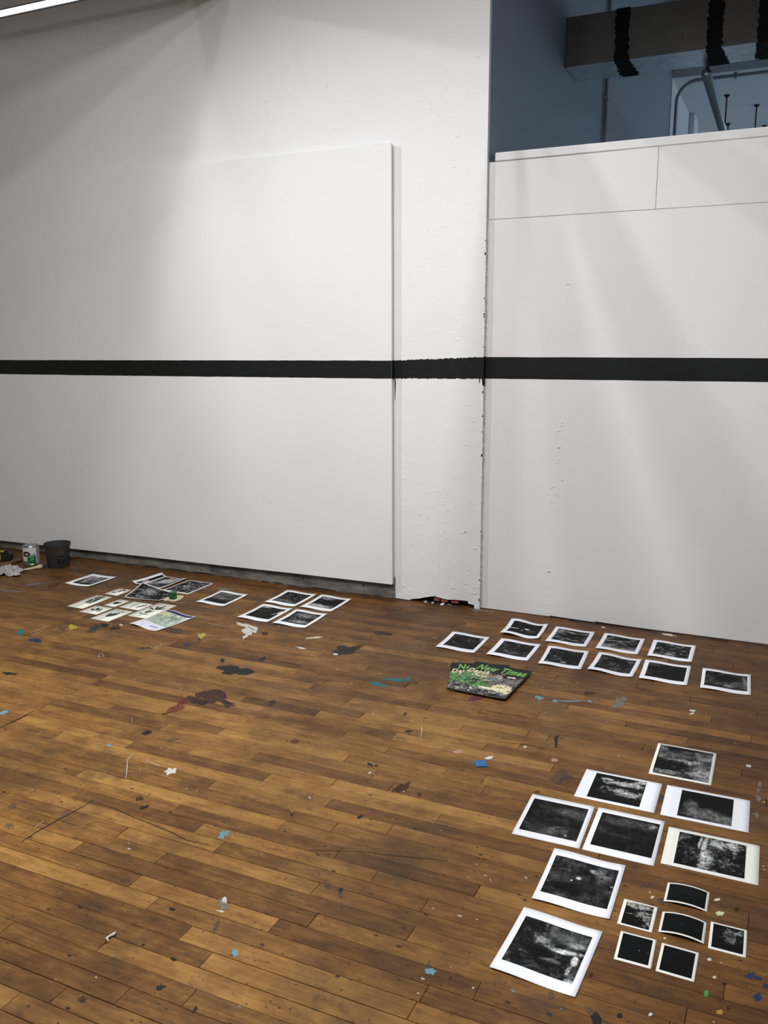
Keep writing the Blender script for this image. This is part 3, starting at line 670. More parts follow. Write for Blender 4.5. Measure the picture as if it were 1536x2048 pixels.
def picture(u, v, sp_, seed):
    """tones of a black-and-white picture: base, grain, then patches of light or dark with ragged borders"""
    wx = u+.10*(fbm(u, v, seed+20, 3, 3, 3)-.5); wy = v+.10*(fbm(u, v, seed+30, 3, 3, 3)-.5)
    n = fbm(wx, wy, seed, *sp_.get('sc', (4, 4)), octs=6, gain=.62)
    rg = ridge(wx, wy, seed+60, *[x*1.5 for x in sp_.get('sc', (4, 4))])
    fine = u.shape[1] >= 120; q_ = 20 if fine else 12
    n2 = fbm(u, v, seed+50, q_, q_, 5, .74)
    det = np.clip(.15+.9*rg+(3.0 if fine else 2.0)*(n2-.45), .04, 2.6)
    L_ = sp_.get('base', .05)*.7*det+sp_.get('amp', .1)*np.clip((n-.40)*2.6, 0, 1.2)**sp_.get('gam', 1.5)*det
    if 'grad' in sp_:
        a, b_ = sp_['grad']; L_ = L_*(1+a*(.5-v)+b_*(u-.5))
    for (cx, cyy, rx, ry, am, rag) in sp_.get('blobs', ()):
        d = np.hypot((wx-cx)/rx, (wy-cyy)/ry)+rag*(n2-.5)*2.8+rag*(n-.5)*1.8-rag*.7*(rg-.4)
        k = np.clip((1.3-d)/.85, 0, 1); k = k*k*(3-2*k)
        if am >= 0: L_ = L_*(1-k)+am*(1+(det-1)*min(1, .35+rag*.7))*k
        else: L_ = L_*(1-k*(-am))
    if 'streak' in sp_:
        sx, sy, am, th = sp_['streak']; s_ = ridge(wx, wy, seed+90, sx, sy, 3)
        L_ = L_+am*np.clip((s_-th-.05)*5, 0, 1)
    L_ = L_*np.clip(.50+L_*5, 0, 1.08)
    return np.clip(L_, .003, .72)
def curlfun(kind, a):
    def f_(u, v):
        if kind == 'arch': return a*(1-(2*u-1)**2)
        if kind == 'archv': return a*(1-(2*v-1)**2)
        if kind == 'wave': return a*(.5+.5*np.sin(2*math.pi*(u*.9)+.6))*(.25+.75*np.abs(2*v-1))
        if kind == 'lift': return a*(np.clip(1-u-v*.9, 0, 1)**1.3)+.25*a*np.clip(u+v-1.35, 0, 1)
        if kind == 'roll': return a*(np.clip(1-u*5, 0, 1)**1.5)+a*.9*np.clip((v-.45)/.55, 0, 1)**2*(.4+.6*np.sin(u*math.pi))+a*.5*np.clip((u-.7)/.3, 0, 1)*np.clip(1-v, 0, 1)
        if kind == 'sag': return a*np.abs(2*u-1)**2*(.4+.6*v)
        return 0*u
    return f_
def rect_from(quad):
    P = [pz(*q)[:2] for q in quad]; FL, FR, NR, NL = P
    c_ = sum(P)/4; U = ((FR-FL)+(NR-NL))/2; Vv = ((NL-FL)+(NR-FR))/2
    w, l = np.linalg.norm(U), np.linalg.norm(Vv)
    aU = math.atan2(U[1], U[0]); aV = math.atan2(Vv[1], Vv[0])+math.pi/2
    aV = (aV-aU+math.pi) % (2*math.pi)-math.pi
    return c_, w, l, aU+aV/2
def sheet(name, w, l, curl, mat, parent, u0=0., u1=1., v0=0., v1=1., nu=14, nv=14, z0=.0010, th=.0005, ink=None):
    us = np.linspace(u0, u1, nu); vs = np.linspace(v0, v1, nv); U, V = np.meshgrid(us, vs)
    Z = z0+curl(U, V); X = (U-.5)*w; Y = (.5-V)*l
    n = nu*nv
    v = np.concatenate([np.stack([X, Y, Z], -1).reshape(-1, 3), np.stack([X, Y, Z-th], -1).reshape(-1, 3)])
    fs = []
    for j in range(nv-1):
        for i in range(nu-1):
            a = j*nu+i; fs.append((a, a+nu, a+nu+1, a+1))
    if ink is None:
        fs += [tuple(k+n for k in reversed(f_)) for f_ in fs]
        rim = [i for i in range(nu)]+[j*nu+nu-1 for j in range(1, nv)]+[(nv-1)*nu+i for i in range(nu-2, -1, -1)]+[j*nu for j in range(nv-2, 0, -1)]
        fs += [(rim[k], rim[(k+1) % len(rim)], rim[(k+1) % len(rim)]+n, rim[k]+n) for k in range(len(rim))]
    else: v = v[:n]
    me = bpy.data.meshes.new(name); me.from_pydata(v.tolist(), [], fs); me.update()
    me.polygons.foreach_set('use_smooth', [True]*len(me.polygons))
    if ink is not None:
        su = (U-u0)/(u1-u0); sv = (V-v0)/(v1-v0); C = ink(su, sv)
        if C.ndim == 2: C = np.stack([C]*3, -1)
        C = np.concatenate([C.reshape(-1, 3), np.ones((n, 1))], 1)
        me.attributes.new('ink', 'FLOAT_COLOR', 'POINT').data.foreach_set('color', C.astype(np.float32).ravel())
    return link(name, me, mat, parent)

def photo(quad, label, mar, spec, mat='paper_white', curl=('wave', .006), res=(72, 80), group=None, tint=(1, 1, 1), z=0.):
    c_, w, l, a = rect_from(quad)
    r_ = thing('photo_print', label, 'photo print', (c_[0], c_[1], z), a, group)
    cf = curlfun(*curl); seed = int(abs(quad[0][0])*13) % 5000
    pap = sheet('paper', w, l, cf, mat, r_)
    ml, mr, mt, mb = mar
    tint = np.array(tint)
    sheet('picture', w, l, cf, 'ink', pap, ml, 1-mr, mt, 1-mb, res[0], res[1], .0016, ink=lambda u, v: picture(u, v, spec, seed)[..., None]*tint)
    return r_
GA, GC, GD, GE = 'black and white prints by the white boards', 'black and white prints in two rows by the right wall', 'large black and white prints laid in a cluster', 'small black and white prints beside the large ones'
std = (.12, .10, .13, .16)
photo([(186, 1148.7), (234.4, 1154.4), (177.4, 1174.6), (128.7, 1167.6)], 'print of a pale sky over black land, lying alone near the bucket', (.16, .12, .16, .14), dict(base=.16, amp=.30, sc=(3, 1.2), gam=1., blobs=[(1.0, .5, .14, 1.2, .012, .02), (.4, 1.0, 1.2, .20, .012, .05), (0, .8, .25, .5, .04, .2)]), group=GA, curl=('sag', .006))
photo([(324.9, 1150), (366.5, 1160.2), (318, 1181), (268.6, 1171)], 'curled contrasty print with white blotches, behind the lifted dark print', (.07, .05, .05, .06), dict(base=.012, amp=.9, sc=(6, 4), gam=2.2, blobs=[(.6, .35, .25, .25, .45, .6), (.2, .7, .2, .12, .5, .5), (.8, .2, .12, .2, .5, .5)]), group=GA, curl=('roll', .022))
photo([(378.5, 1160.3), (428.3, 1167), (375.4, 1188.4), (324, 1181)], 'print of tangled pale branches beside the curled contrasty print', (.05, .05, .05, .06), dict(base=.02, amp=.32, sc=(5, 7), gam=1.6, streak=(3, 12, .35, .60)), group=GA, curl=('flat', 0))
photo([(287, 1178), (357, 1188.4), (320, 1201.4), (244.7, 1196.2)], 'dark rocky print with one corner lifted, touching the torn card', (.03, .03, .05, .03), dict(base=.015, amp=.30, sc=(9, 9), gam=1.6, blobs=[(.35, .35, .18, .2, .28, .8)]), group=GA, curl=('lift', .045))
photo([(443, 1182.4), (497.5, 1189.4), (448, 1212.9), (390, 1205)], 'print of a grey sky with a low bright sun over black land', (.11, .10, .13, .15), dict(base=.13, amp=.05, sc=(2, 2), gam=1, grad=(.3, -.2), blobs=[(.5, .98, 1.2, .42, .016, .05), (.5, .56, .05, .04, .5, .1), (.5, .52, .18, .08, .2, .1)]), group=GA)
photo([(574.2, 1180.7), (632.4, 1189.4), (590.3, 1214.1), (530.4, 1205.5)], 'print of a dark wood with fine pale twigs, next to the wall', std, dict(base=.010, amp=.14, sc=(6, 8), gam=2, streak=(14, 9, .30, .66), blobs=[(.35, .85, .5, .10, .16, .6)]), group=GA)
photo([(642.3, 1190), (702.4, 1198.8), (663.3, 1224), (601, 1215.4)], 'print with black trees over a bright streaked foreground', std, dict(base=.010, amp=.10, sc=(6, 8), gam=2, blobs=[(.35, .88, .55, .14, .42, .5), (.3, .12, .35, .12, .22, .7)]), group=GA)
photo([(527.2, 1209.2), (584.6, 1217.8), (535.9, 1245), (473.5, 1235.6)], 'dark print with one bright patch at its side edge', std, dict(base=.012, amp=.05, sc=(8, 8), blobs=[(.99, .33, .10, .17, .55, .25), (.18, .05, .2, .07, .4, .6), (.85, .5, .1, .1, .2, .5)]), group=GA)
photo([(591.5, 1219.6), (655.4, 1228.5), (610, 1256.7), (545.8, 1247.5)], 'print of bare pale trees above rippled water', std, dict(base=.014, amp=.16, sc=(4, 10), gam=1.8, blobs=[(.55, .28, .4, .18, .22, 1.), (.6, .8, .35, .12, .25, .7)]), group=GA)

photo([(905.7, 1264.9), (980.2, 1275), (948.9, 1307.2), (871, 1295)], 'dark print with a small boxed mark in its corner, above the magazines', std, dict(base=.012, amp=.07, sc=(8, 12), blobs=[(.93, .12, .05, .09, .28, .4), (.22, .62, .03, .03, .4, .3), (.6, .35, .05, .03, .2, .6)]), group=GC, mat='paper_cool')
photo([(1023.3, 1242.5), (1097.8, 1249.6), (1076.7, 1279.8), (999.1, 1269.1)], 'curled black print with a single small white splash', std, dict(base=.010, amp=.03, sc=(8, 8), blobs=[(.55, .5, .08, .06, .75, .4), (.42, .65, .03, .04, .6, .3), (.75, .68, .14, .08, .12, 1.)]), group=GC, mat='paper_cool', curl=('wave', .016))
photo([(1003, 1277.9), (1081.4, 1289.7), (1056.3, 1322.9), (972.6, 1310)], 'dark grey grainy print with a black hollow, below the white splash print', std, dict(base=.022, amp=.12, sc=(7, 8), blobs=[(.75, .45, .3, .3, .012, .5), (.3, .75, .05, .03, .35, .4), (.6, .8, .15, .06, .12, .6)]), group=GC, mat='paper_cool')
photo([(1111.2, 1255), (1189.9, 1264.5), (1172.6, 1295.7), (1091.3, 1283.2)], 'busy light grey print of water ripples next to the white splash print', (.10, .10, .12, .15), dict(base=.02, amp=.40, sc=(6, 14), gam=1.6, blobs=[(.15, .2, .12, .15, .25, .8), (.5, .5, .3, .25, -.6, .8)]), group=GC, mat='paper_cool')
photo([(1209.2, 1268.1), (1290.8, 1278.5), (1275.4, 1310), (1190.5, 1297.8)], 'busy grey print with a pale lower edge, second from the splash print', (.10, .10, .12, .15), dict(base=.018, amp=.34, sc=(6, 13), gam=1.7, blobs=[(.15, .85, .2, .14, .35, .9), (.7, .95, .3, .08, .3, .8)]), group=GC, mat='paper_cool')
photo([(1307.1, 1281.5), (1392.4, 1291.9), (1383.4, 1325.4), (1294.4, 1312.6)], 'grey print of tangled undergrowth at the end of the wall row', (.10, .10, .12, .15), dict(base=.016, amp=.30, sc=(9, 9), gam=1.9, blobs=[(.45, .85, .14, .07, .35, .7), (.25, .5, .2, .25, -.7, .7)]), group=GC, mat='paper_cool')
photo([(1094.8, 1292.1), (1179.5, 1304), (1160.8, 1339.4), (1079, 1329.3)], 'dark print of a black hollow and pale stones below the ripple print', (.09, .10, .12, .15), dict(base=.016, amp=.16, sc=(6, 8), gam=1.7, blobs=[(.62, .45, .28, .3, .010, .6), (.55, .88, .08, .05, .4, .4)]), group=GC, mat='paper_cool')
photo([(1198.2, 1307.6), (1284.9, 1320), (1264.1, 1355.7), (1174.1, 1341.1)], 'grey swirling print with dark arcs between two darker prints', (.10, .10, .12, .15), dict(base=.03, amp=.13, sc=(5, 6), gam=1.3, blobs=[(.4, .3, .3, .08, -.8, .8), (.75, .5, .1, .3, -.8, .8)]), group=GC, mat='paper_cool', curl=('wave', .010))
photo([(1290.8, 1321.5), (1382.3, 1332.8), (1374, 1372.3), (1277.4, 1357.5)], 'nearly black print with faint grey corners', (.10, .08, .12, .15), dict(base=.009, amp=.03, sc=(6, 6), blobs=[(.2, .08, .18, .1, .08, .8), (.06, .7, .1, .2, .05, .8)]), group=GC, mat='paper_cool')
photo([(1405.1, 1337.9), (1501.6, 1350.6), (1501.6, 1391.3), (1400.1, 1377.4)], 'grey cave print lying by itself at the end of the lower row', (.07, .07, .11, .15), dict(base=.025, amp=.15, sc=(6, 7), gam=1.3, blobs=[(.5, .4, .22, .24, .010, .5), (.58, .82, .13, .10, .22, .4), (.95, .5, .08, .4, .16, .6)]), group=GC, mat='paper_cool')

big_ = (150, 120)
photo([(1316.8, 1486.7), (1433.4, 1506.6), (1422.2, 1571.5), (1296.6, 1546.8)], 'print of swirling folded rock with narrow white border', (.05, .05, .04, .05), dict(base=.010, amp=.26, sc=(3, 8), gam=1.6, blobs=[(.35, .3, .28, .16, .10, .5), (.35, .62, .45, .12, .010, .4), (.85, .8, .22, .25, .28, 1.), (.62, .5, .02, .03, .7, .3), (.2, .92, .25, .06, .22, .9), (.9, .2, .2, .15, .20, .8)]), group=GD, mat='paper_warm', curl=('flat', 0), res=big_)
photo([(1173.4, 1538), (1324.5, 1568.4), (1308.1, 1626), (1147.6, 1593.2)], 'wide-bordered print of pale ragged cloud on black', (.15, .19, .07, .08), dict(base=.011, amp=.008, sc=(5, 5), blobs=[(.65, .25, .45, .09, .42, .8), (.30, .18, .16, .05, .5, .7), (.65, .62, .33, .13, .36, .9), (.95, .1, .12, .07, .5, .8)]), group=GD, mat='paper_cool', curl=('flat', 0), res=big_)
photo([(1333.9, 1570.1), (1500, 1601.5), (1497.6, 1667.1), (1321, 1628.8)], 'wide-bordered print of soft grey mist drifting across black', (.19, .19, .08, .08), dict(base=.009, amp=.006, sc=(5, 5), blobs=[(.22, .55, .14, .22, .10, .5), (.5, .80, .4, .22, .15, .5), (.85, .88, .3, .22, .14, .5)]), group=GD, mat='paper_cool', curl=('flat', 0), res=big_)
photo([(1065.2, 1587.9), (1189.5, 1614.1), (1158.8, 1697.8), (1023.4, 1667.8)], 'dark mountain print with faint haze, outermost of the large cluster', (.065, .075, .10, .13), dict(base=.014, amp=.03, sc=(3, 4), gam=1., blobs=[(.75, .25, .4, .14, .085, .6), (.6, .9, .3, .16, .10, .9), (.2, .85, .2, .12, .05, .7), (.80, .93, .02, .02, .6, .2)]), group=GD, mat='paper_cool', curl=('flat', 0), res=big_)
photo([(1197.8, 1615.5), (1329.4, 1642.7), (1307.7, 1733.4), (1164, 1698.5)], 'dark print with a faint grey fringe along its upper part, in mid cluster', (.08, .055, .10, .14), dict(base=.013, amp=.02, sc=(3, 4), gam=1., blobs=[(.55, .18, .55, .12, .075, .8), (.1, .5, .15, .12, .05, .8), (.6, .60, .6, .06, .03, .8), (.9, .15, .05, .06, .22, .6)]), group=GD, mat='paper_cool', curl=('flat', 0), res=big_)
photo([(1336.7, 1652.1), (1518.8, 1693.3), (1517.4, 1771.8), (1322.7, 1727.2)], 'contrasty print of shattered rock with a white jagged seam', (.13, .14, .08, .08), dict(base=.012, amp=.22, sc=(12, 12), gam=2.2, blobs=[(.40, .40, .035, .5, .62, .35), (.44, .68, .09, .32, .50, .8), (.33, .2, .02, .2, .5, .3), (.58, .15, .12, .14, .5, 1.), (.80, .12, .10, .14, .5, .9), (.15, .6, .2, .4, -.5, .6)]), group=GD, mat='paper_warm', curl=('flat', 0), res=(170, 130))
photo([(1108.3, 1698.8), (1250.6, 1732.5), (1219.4, 1841), (1064.2, 1798.8)], 'murky dark print with two tiny white glints and soft grey streaks', (.065, .065, .13, .15), dict(base=.018, amp=.06, sc=(3, 5), gam=1., blobs=[(.48, .42, .035, .035, .75, .4), (.37, .52, .02, .02, .7, .3), (.68, .18, .07, .05, .30, .6), (.15, .55, .2, .14, .07, .5), (.82, .2, .12, .25, .12, .9), (.97, .45, .03, .03, .4, .5), (.82, .7, .06, .2, .05, .8), (.3, .75, .4, .12, .008, .4)]), group=GD, mat='paper_cool', curl=('wave', .005), res=(160, 140))
photo([(1047.5, 1816.5), (1203.8, 1864.4), (1151.3, 1998.8), (980.2, 1935.2)], 'print of a waterfall ravine with a bright white plume', (.08, .085, .13, .15), dict(base=.022, amp=.085, sc=(8, 8), gam=1.2, blobs=[(.35, .35, .11, .09, .28, .8), (.48, .12, .07, .17, .10, .2), (.8, .18, .3, .15, .10, .4), (.9, .28, .15, .06, .28, .5), (.42, .62, .28, .14, .006, .4), (.72, .45, .24, .05, .62, .5), (.90, .58, .05, .09, .8, .5), (.88, .80, .04, .09, .75, .8), (.6, .70, .15, .04, .13, .3), (.97, .96, .08, .05, .7, .6), (.75, .85, .3, .2, -.4, .9)]), group=GD, mat='paper_cool', curl=('wave', .004), res=(170, 150))

sm = (.06, .06, .07, .07); GB = (.75, .9, 1.)
photo([(1335.2, 1766.1), (1419.7, 1785.2), (1413.7, 1825.5), (1327.4, 1802.2)], 'small arched black print with a faint grey sheen', sm, dict(base=.008, amp=.006, sc=(4, 4), blobs=[(.6, .3, .4, .25, .018, .6)]), group=GE, mat='paper_warm', curl=('arch', .007), tint=GB)
photo([(1248.2, 1797.7), (1315, 1814.9), (1304.4, 1866.7), (1234.4, 1847.2)], 'small print with ragged white foliage along top and side', (.10, .10, .06, .06), dict(base=.008, amp=.01, sc=(6, 6), blobs=[(.12, .03, .2, .10, .5, .4), (.55, .16, .5, .10, .40, 1.1), (.75, .45, .25, .18, .35, 1.2), (.9, .75, .12, .25, .35, 1.1), (.2, .52, .2, .02, .3, .6)]), group=GE, mat='paper_warm', curl=('flat', 0), tint=(1, 1, .93), res=(90, 90))
photo([(1324.6, 1823.4), (1413.1, 1846.1), (1408, 1889.2), (1316.5, 1864.1)], 'small arched print almost entirely black', sm, dict(base=.007, amp=.004, sc=(4, 4), blobs=[(.45, .5, .1, .15, .016, .6), (.8, .6, .12, .12, .014, .6)]), group=GE, mat='paper_warm', curl=('arch', .008), tint=GB)
photo([(1421.6, 1842.9), (1494.4, 1861.6), (1491.6, 1916.1), (1415.9, 1897)], 'small dark print with a grey burst in its upper corner', (.08, .08, .06, .08), dict(base=.008, amp=.008, sc=(5, 5), blobs=[(.62, .22, .26, .14, .22, 1.), (.62, .5, .25, .14, .14, 1.1), (.88, .18, .1, .1, .3, .9)]), group=GE, mat='paper_warm', curl=('flat', 0), res=(90, 90))
photo([(1241.4, 1862), (1312.9, 1880.5), (1301.9, 1938.9), (1227.6, 1918.3)], 'small flat black print with a few bluish specks', (.08, .09, .06, .08), dict(base=.007, amp=.006, sc=(5, 5), blobs=[(.63, .5, .02, .04, .12, .6), (.9, .55, .04, .04, .05, .6)]), group=GE, mat='paper_warm', curl=('flat', 0), tint=GB)
photo([(1323.5, 1885.4), (1397.8, 1906.6), (1388.3, 1965), (1311.4, 1942.7)], 'small black print with a darker lower half like a horizon', (.08, .08, .07, .08), dict(base=.014, amp=.008, sc=(4, 4), blobs=[(.5, .95, 1.3, .34, .0065, .05)]), group=GE, mat='paper_warm', curl=('flat', 0), tint=(.8, .85, 1))

# cards with pressed plants
def leafmesh(L_, w, bend=0.):
    n = 7; v = []; 
    for i in range(n):
        t = i/(n-1); ww = w*math.sin(math.pi*min(1, t*.96+.02))**.8; y = bend*L_*t*t
        v += [(t*L_, y+ww/2, .0003+.0004*math.sin(t*3)), (t*L_, y-ww/2, .0003+.0004*math.sin(t*3))]
    fs = [(2*i, 2*i+1, 2*i+3, 2*i+2) for i in range(n-1)]
    return mesh('leaf', v, fs, True)
GCARD = 'cream cards with pressed plants'
def card(quad, label, leaves, stems=(), mat='leaf_dark'):
    c_, w, l, a = rect_from(quad)
    r_ = thing('specimen_card', label, 'card', (c_[0], c_[1], 0), a, GCARD)
    sheet('card', w, l, curlfun('flat', 0), 'card_cream', r_, nu=3, nv=3)
    for (u, v, L_, wd, ang, *mt) in leaves:
        o = link('leaf', leafmesh(L_*l, wd*l), mt[0] if mt else mat, r_, ((u-.5)*w, (.5-v)*l, .0014), (0, 0, math.radians(ang)))
    for st in stems:
        tube('stem', [((u-.5)*w, (.5-v)*l, .0018) for u, v in st], .0009, mat, r_, 5)
    return r_
card([(238.5, 1176.7), (263.9, 1180.3), (233, 1191.7), (209.8, 1187.6)], 'small card with a curling sprig, nearest the curled prints', [(.35, .72, .16, .10, 120), (.45, .55, .2, .13, 60), (.55, .45, .2, .12, 100), (.6, .32, .2, .12, 50), (.5, .6, .15, .1, 200), (.55, .25, .18, .1, 80)], [[(.3, .85), (.45, .6), (.6, .3)]])
rd = random.Random(5); lv = []
for t in np.linspace(.12, .62, 9):
    for s_ in (-1, 1): lv.append((.5+.02*s_+(t-.3)*.1, t, .13*(1-abs(t-.45)), .062, 90-s_*55+rd.uniform(-15, 15)))
lv.append((.55, .12, .1, .05, 85))
card([(194.3, 1190.6), (226.2, 1194.7), (164.7, 1217.3), (132.3, 1212.5)], 'long card with a branching many-leaved frond', lv, [[(.40, .95), (.46, .7), (.5, .4), (.56, .1)]])
card([(238.5, 1199), (259.8, 1202.2), (228.5, 1214.3), (208.2, 1210.6)], 'small card with one single folded leaf', [(.45, .72, .45, .22, 70), (.42, .68, .36, .2, 95)], [])
card([(192, 1211.1), (226.7, 1216.6), (193, 1229.2), (157.8, 1223.7)], 'card with a short sprig of rounded leaves', [(.45, .6, .26, .17, 150), (.5, .5, .28, .15, 110), (.55, .5, .26, .15, 60), (.55, .62, .3, .12, 20), (.48, .55, .24, .14, 85)], [[(.40, .95), (.5, .55)]])
card([(231.7, 1217.5), (266.6, 1223.5), (215.7, 1243.7), (181, 1237)], 'card with a leafy stem ending in tiny reddish flowers', [(.45, .72, .36, .10, 105), (.5, .68, .40, .11, 75), (.48, .6, .3, .09, 90), (.56, .3, .08, .04, 60, 'leaf_red'), (.66, .22, .09, .05, 80, 'leaf_red'), (.6, .18, .07, .04, 120, 'leaf_red'), (.48, .26, .07, .04, 100, 'leaf_red')], [[(.40, .9), (.5, .6), (.6, .2)]])
card([(267.6, 1203), (307.2, 1209), (276.5, 1221), (238, 1214.3)], 'card with one long dark leaf beside a thin grass blade', [(.62, .75, .62, .13, 62)], [[(.42, .85), (.36, .55), (.42, .22)], [(.46, .85), (.42, .55), (.48, .3)]])
card([(317, 1205), (353, 1212), (292, 1237.7), (257.2, 1231.9)], 'long card with two leafy green sprigs, touching the map sheet', [(.5, .42, .22, .06, 110, 'leaf_green'), (.5, .42, .30, .07, 75, 'leaf_green'), (.5, .45, .26, .07, 40, 'leaf_green'), (.45, .45, .22, .06, 150, 'leaf_green'), (.5, .38, .2, .06, 20, 'leaf_green'), (.45, .70, .14, .04, 120), (.45, .72, .14, .04, 60), (.43, .78, .13, .04, 160), (.43, .80, .14, .04, 20), (.42, .62, .14, .04, 100), (.45, .62, .14, .04, 45)], [[(.44, .92), (.45, .62), (.5, .42)]], 'leaf_green')

# map sheet
def mapink(u, v):
    n = fbm(u, v, 900, 5, 6); n2 = fbm(u, v, 940, 14, 14)
    C = np.zeros(u.shape+(3,)); C[:] = (.36, .42, .34)
    C = np.where((n > .53)[..., None], np.array((.30, .36, .27)), C)
    C = np.where((n2 > .64)[..., None], np.array((.12, .17, .12)), C)
    C = np.where((n2 < .30)[..., None], np.array((.62, .66, .60)), C)
    C = np.where(((u < .25) & (v < .28))[..., None], np.array((.52, .50, .30)), C)
    C = np.where((v < .09)[..., None], np.array((.022, .025, .085)), C)
    low = v > .72+.06*(u-.5)
    C = np.where(low[..., None], np.array((.64, .66, .78)), C)
    C = np.where((low & (np.abs(v-.87) < .012) & (u > .55) & (u < .85))[..., None], np.array((.12, .12, .16)), C)
    C = np.where(((u > .8) & (v > .1) & (v < .72) & (n > .45))[..., None], np.array((.55, .60, .62)), C)
    return C
c_, w, l, a = rect_from([(338, 1223.9), (392, 1233.2), (313, 1265.5), (258.8, 1247.8)])
mp = thing('map_sheet', 'folded map leaflet with green land and navy top band', 'map', (c_[0], c_[1], 0), a)
cf = curlfun('wave', .010)
sheet('paper', w, l, cf, 'paper_cool', mp)
sheet('printed_map', w, l, cf, 'ink', mp, .035, .965, .03, .97, 50, 60, .0016, ink=mapink)

# torn card with a little green jar on it
poly = [(325, 1199.5), (341, 1193), (352, 1191.5), (365, 1192), (368, 1193.8), (362, 1199), (352, 1203), (344, 1203.5), (336, 1201.5), (330, 1202)]
q0 = pz(346, 1198); P = [pz(*q)[:2]-q0[:2] for q in poly]
tc = prism('torn_card', [(x, y) for x, y in P], 'z', .0008, .003, 'kraft', loc=(q0[0], q0[1], 0)); tag(tc, 'torn piece of pale brown card under the green jar', 'card')
jp = pz(346.3, 1198.5)
jr = thing('green_jar', 'tiny green squared jar standing on the torn card', 'jar', (jp[0], jp[1], .003), .3)
bevel_box('jar_body', (-.019, -.019, 0), (.019, .019, .036), 'green_glass', jr, .005, 3)
bevel_box('jar_lid', (-.0195, -.0195, .036), (.0195, .0195, .042), 'green_lid', jr, .002, 2)
tag(tube('string_scrap', [tuple(pz(x, y, .002)) for x, y in ((341, 1202.5), (345, 1205.5), (350, 1205), (356, 1206.5), (364, 1206), (371, 1205.5))], .0015, 'string', seg=6), 'loose thin string lying beside the torn card', 'string')

# ------------------------------------------------------------------ magazines
def coverink(u, v):
    """cover picture: dark forest, ferns, pale rocks, a seated figure"""
    n = fbm(u, v, 700, 7, 9); n2 = fbm(u, v, 760, 18, 20, 5, .7); sh = u.shape
    C = np.zeros(sh+(3,)); C[:] = (.016, .015, .012)
    def lay(mask, col, mod=None):
        nonlocal C
        m_ = np.clip(mask, 0, 1)[..., None]; c__ = np.array(col)*((.5+n2)[..., None] if mod else 1); C = C*(1-m_)+c__*m_
    def el(cx, cyy, rx, ry, rag=.5): return np.clip((1.1-np.hypot((u-cx)/rx, (v-cyy)/ry)-rag*(n2-.5)*2)*3, 0, 1)
    lay(((n > .5) & (v > .3))*.8, (.09, .085, .075), 1)
    lay(((n2 > .55) & (v > .33) & (v < .85) & (u < .55))*1., (.05, .13, .035), 1)
    lay(el(.28, .50, .2, .16, 1.)*.7, (.12, .15, .09), 1)
    lay(el(.14, .66, .14, .10, 1.2), (.03, .16, .085), 1); lay(el(.40, .72, .12, .08, 1.2), (.06, .20, .04), 1)
    lay(el(.30, .66, .09, .10, .5), (.010, .012, .010))
    lay(el(.68, .50, .3, .12, .9)*.7, (.13, .12, .12), 1)
    lay(el(.80, .73, .17, .13, .35), (.54, .45, .27), 1); lay(el(.93, .80, .07, .10, .4), (.5, .42, .25), 1); lay(el(.58, .80, .14, .045, .5), (.56, .48, .30), 1); lay(el(.80, .34, .08, .025, .6), (.5, .46, .36), 1)
    lay(((n2 > .60) & (v > .86))*1., (.40, .40, .44)); lay(((n2 > .57) & (v > .93) & (u > .2))*1., (.05, .05, .05))
    lay(el(.60, .40, .08, .07, .3), (.22, .24, .23), 1); lay(el(.52, .46, .09, .035, .3), (.10, .15, .21), 1); lay(el(.49, .40, .05, .03, .3), (.30, .10, .06)); lay(el(.47, .56, .06, .025, .3), (.42, .28, .22)); lay(el(.63, .265, .033, .036, .1), (.36, .18, .12)); lay(el(.63, .245, .035, .02, .2), (.03, .02, .02))
    lay(el(.78, .15, .07, .03, 1.2)*.9, (.05, .12, .05), 1)
    n3 = fbm(u, v, 810, 34, 38, 4, .75); n4 = ridge(u, v, 830, 12, 14, 4)
    C = C*np.clip(.2+2.6*(n3-.30)+.8*n4, .08, 1.9)[..., None]
    lay(((n3 > .60) & (v > .36) & (v < .78) & (u < .6))*.9, (.14, .24, .08))
    lay(((n3 < .36) & (v > .30))*.85, (.006, .006, .005))
    lay(((n3 > .62) & (v > .80) & (u < .62))*.8, (.36, .36, .36))
    return np.clip(C*(.5+np.clip(C.max(-1, keepdims=True)*10, 0, .8)), 0, .7)
def magazine(c_, w, l, a, z0, label, pages, curl):
    r_ = thing('magazine', label, 'magazine', (c_[0], c_[1], z0), a, 'two copies of the same magazine')
    cf = curlfun(*curl)
    sheet('page_block', w-.002, l-.002, cf, 'pulp', r_, z0=pages, th=pages-.0012)
    fcv = sheet('front_cover', w, l, cf, 'cover_black', r_, z0=pages+.0005, th=.0005)
    sheet('back_cover', w, l, curlfun('flat', 0), 'cover_black', r_, z0=.0012, th=.0006, nu=4, nv=4)
    sheet('cover_picture', w, l, cf, 'cover', fcv, .004, .996, .004, .996, 170, 190, pages+.0009, ink=coverink)
    zt = pages+.0012
    def lay(txt, size, u, v, mat, sh=.25, sx=1.):
        me = text_mesh(txt, size, sh, .0001, bold=size*.034, space=1.14)
        for vv in me.vertices:
            x = vv.co.x*sx+(u-.5)*w; y = vv.co.y+(.5-v)*l
            vv.co = (x, y, zt+vv.co.z+float(cf(np.array(x/w+.5), np.array(.5-y/l))))
        link('lettering', me, mat, fcv)
    lay('New Times', .088, .12, .245, 'title_green', .2, .50)
    lay('Depth', .066, .03, .385, 'title_cream', .15, .54)
    lay('Charge', .036, .15, .478, 'title_cream', .15, .62)
    return r_
mw_, ml_ = .272, .348
bc = (np.array((-1.353, 3.656))+np.array((-1.258, 3.345))+np.array((-1.089, 3.739))+np.array((-.994, 3.428)))/4
magazine(bc, mw_, .325, math.radians(17), 0, 'lower magazine with green title and forest cover, partly covered by the other copy', .006, ('flat', 0))
